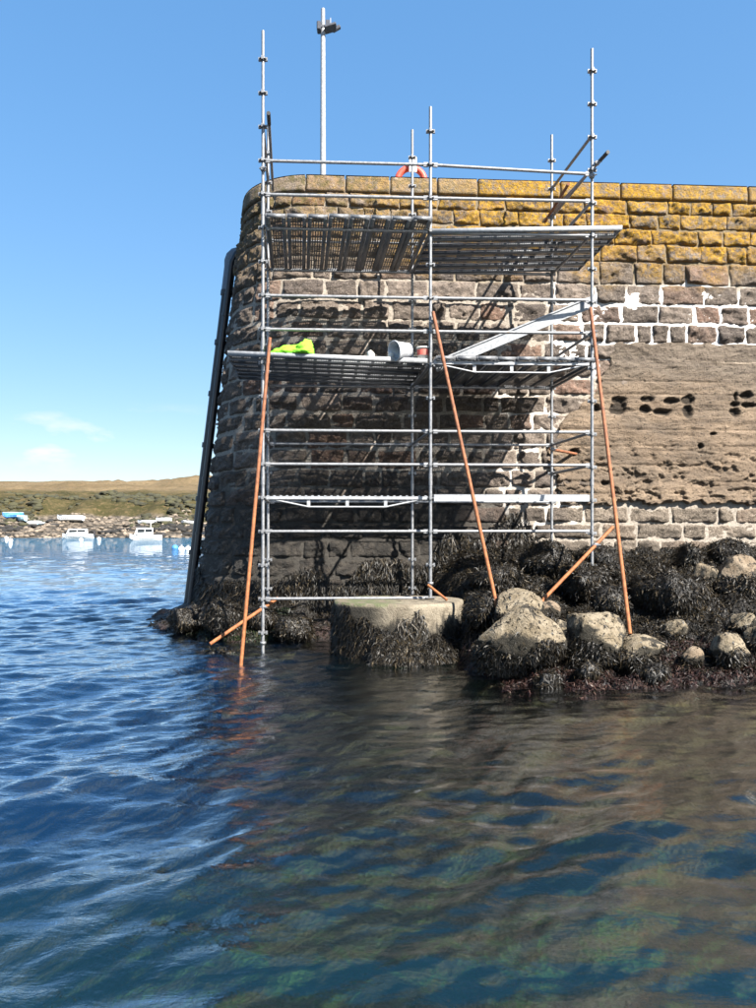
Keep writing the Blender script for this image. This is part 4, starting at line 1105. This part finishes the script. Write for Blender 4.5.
def boat(u, vw, L, B, D, rz, label, cab=None, mat='white', name='motorboat', mast=0, outb=False, group=None, z=None, Y=None, tilt=0):
    Y = Y or wy_(vw); x = (u-378)/F*Y
    b = empty(name, (x, Y, 0 if z is None else z), label, 'boat', group, rz)
    if tilt: b.rotation_euler = (tilt, 0, rz)
    hull_mesh(L, B, D).build('hull', M[mat], b)
    MB().tube([(-L/2, -B*.36, D+.01), (0, -B/2*1.0, D+.02), (L*.3, -B*.36, D*1.08), (L*.48, -.03, D*1.22)], .03, 6).tube([(-L/2, B*.36, D+.01), (0, B/2*1.0, D+.02), (L*.3, B*.36, D*1.08), (L*.48, .03, D*1.22)], .03, 6).build('gunwale', M['dark'] if mat == 'white' else M['white'], b)
    if cab:
        x0, x1, h = cab; c_ = cabin(None, x0, x1, B*.74, D-.02, D+h).build('cabin', M['white'], b)
        for s in (-1, 1):
            for k in range(2):
                xa = x0 + .12 + k*(x1-x0-.5)/2; xb = xa + (x1-x0-.5)/2 - .1
                yy = s*(B*.37*.92+.012); MB().beam((xa, yy, D+h*.62), (xb, yy, D+h*.62), .05, h*.42).build('window', M['glass'], b)
        MB().beam((x1-.24, -B*.26, D+h*.6), (x1-.24, B*.26, D+h*.6), .06, h*.45, up=Vector((.55, 0, .8))).build('windscreen', M['glass'], b)
        MB().tube([(L*.22, -B*.3, D+.02), (L*.25, -B*.3, D+.42), (L*.49, 0, D+.62), (L*.25, B*.3, D+.42), (L*.22, B*.3, D+.02)], .02, 6).build('bow_rail', M['galv'], b)
    if mast: MB().tube([(cab[0]+.3, 0, D+cab[2]-.02), (cab[0]+.3, 0, D+cab[2]+mast)], .03, 6).build('mast', M['white'], b)
    if outb: MB().box((-L/2-.15, 0, D+.15), (.30, .28, .45), None, .05).beam((-L/2-.12, 0, -.3), (-L/2-.12, 0, D), .10, .10).build('outboard_motor', M['dark'], b)
    return b
boat(146, 540.0, 4.1, 1.7, .66, R(197), 'white cabin motorboat with short mast moored nearest the pier', (-.9, 1.5, .95), mast=.8, outb=True)
boat(78, 538.2, 4.5, 1.8, .62, R(188), 'white cabin cruiser moored left of the masted motorboat', (-1.3, 1.6, .8), outb=True)
boat(53, 537.2, 2.2, 1.0, .50, R(170), 'small white open boat moored left of the white cabin cruiser', (-.5, .4, .35), name='dinghy')
boat(174, 537.6, 2.6, 1.1, .40, R(8), 'low dark dinghy with outboard moored right of the masted motorboat', None, 'dark', 'dinghy', outb=True)
def ashore(u, Y, L, B, D, rz, mat, label, tilt=.12, dz=.25, cab=None):
    x = (u-378)/F*Y; z = float(hill_z(np.array([x]), np.array([float(Y)]))[0]) + dz
    return boat(u, 0, L, B, D, rz, label, cab, mat, 'beached_boat', z=z, Y=Y, tilt=tilt)
ashore(70, 130, 4.8, 1.5, .75, R(172), 'white', 'white beached boat with raised bow on the strand', .1, .3)
ashore(13, 134, 3.4, 1.5, .75, R(225), 'blue', 'bigger blue covered boat drawn up at the left edge', .25, .5)
ashore(22, 133, 2.2, 1.2, .7, R(150), 'pale_blue', 'smaller pale blue boat drawn up beside the bigger blue one', -.2, .4)
ashore(34, 133, 2.6, 1.2, .5, R(185), 'white', 'white dinghy ashore, first right of the blue boats', .15, .25)
ashore(45, 132, 2.4, 1.1, .45, R(10), 'pale_blue', 'pale dinghy ashore between the white dinghy and the raised bow', -.1, .25)
ashore(147, 131, 3.4, 1.3, .5, R(175), 'white', 'long white dinghy ashore above the masted motorboat', .1, .3)
ashore(164, 130, 2.6, 1.2, .5, R(195), 'white', 'white dinghy ashore above the dark dinghy', .1, .3)
ashore(188, 129, 2.4, 1.1, .45, R(170), 'white', 'white dinghy ashore nearest the pier', -.1, .3)

def buoy(u, v, r, mat, label):
    Y = wy_(v + 1.2); p = ((u-378)/F*Y, Y, 0)
    b = empty('mooring_buoy', p, label, 'buoy', 'mooring buoys off the far strand')
    MB().lathe([(.001, -r*.7), (r*.7, -r*.5), (r*.98, -.05*r), (r, .25*r), (r*.8, .8*r), (r*.4, 1.1*r), (.001, 1.2*r)], (0, 0, 0), 14).build('float', M[mat], b)
    MB().tube([(math.cos(t)*.09, 0, 1.2*r+.02+math.sin(t)*.09) for t in np.linspace(0, 6.2, 10)], .018, 6, False).build('ring', M['galv'], b)
buoy(175, 547.5, .27, 'blue', 'blue mooring buoy next to the two near white buoys')
buoy(181.5, 549, .26, 'white', 'nearer white buoy directly beside the blue one')
buoy(188, 548.5, .24, 'white', 'near white buoy farther from the blue one')
names = ['leftmost', 'second from left', 'third from left', 'fourth from left', 'fifth from left', 'sixth from left', 'seventh from left', 'eighth from left', 'ninth from left', 'tenth from left', 'eleventh from left']
for i, (u, v) in enumerate([(2, 535.2), (6.5, 537.5), (10.5, 540), (12, 533.6), (28, 533.8), (64, 537), (81, 539.5), (99, 538.5), (120, 535.5), (189, 536.3), (200, 536.2)]):
    buoy(u, v, .30 if v < 537 else .28, 'white', 'small white mooring buoy off the far strand, ' + names[i])
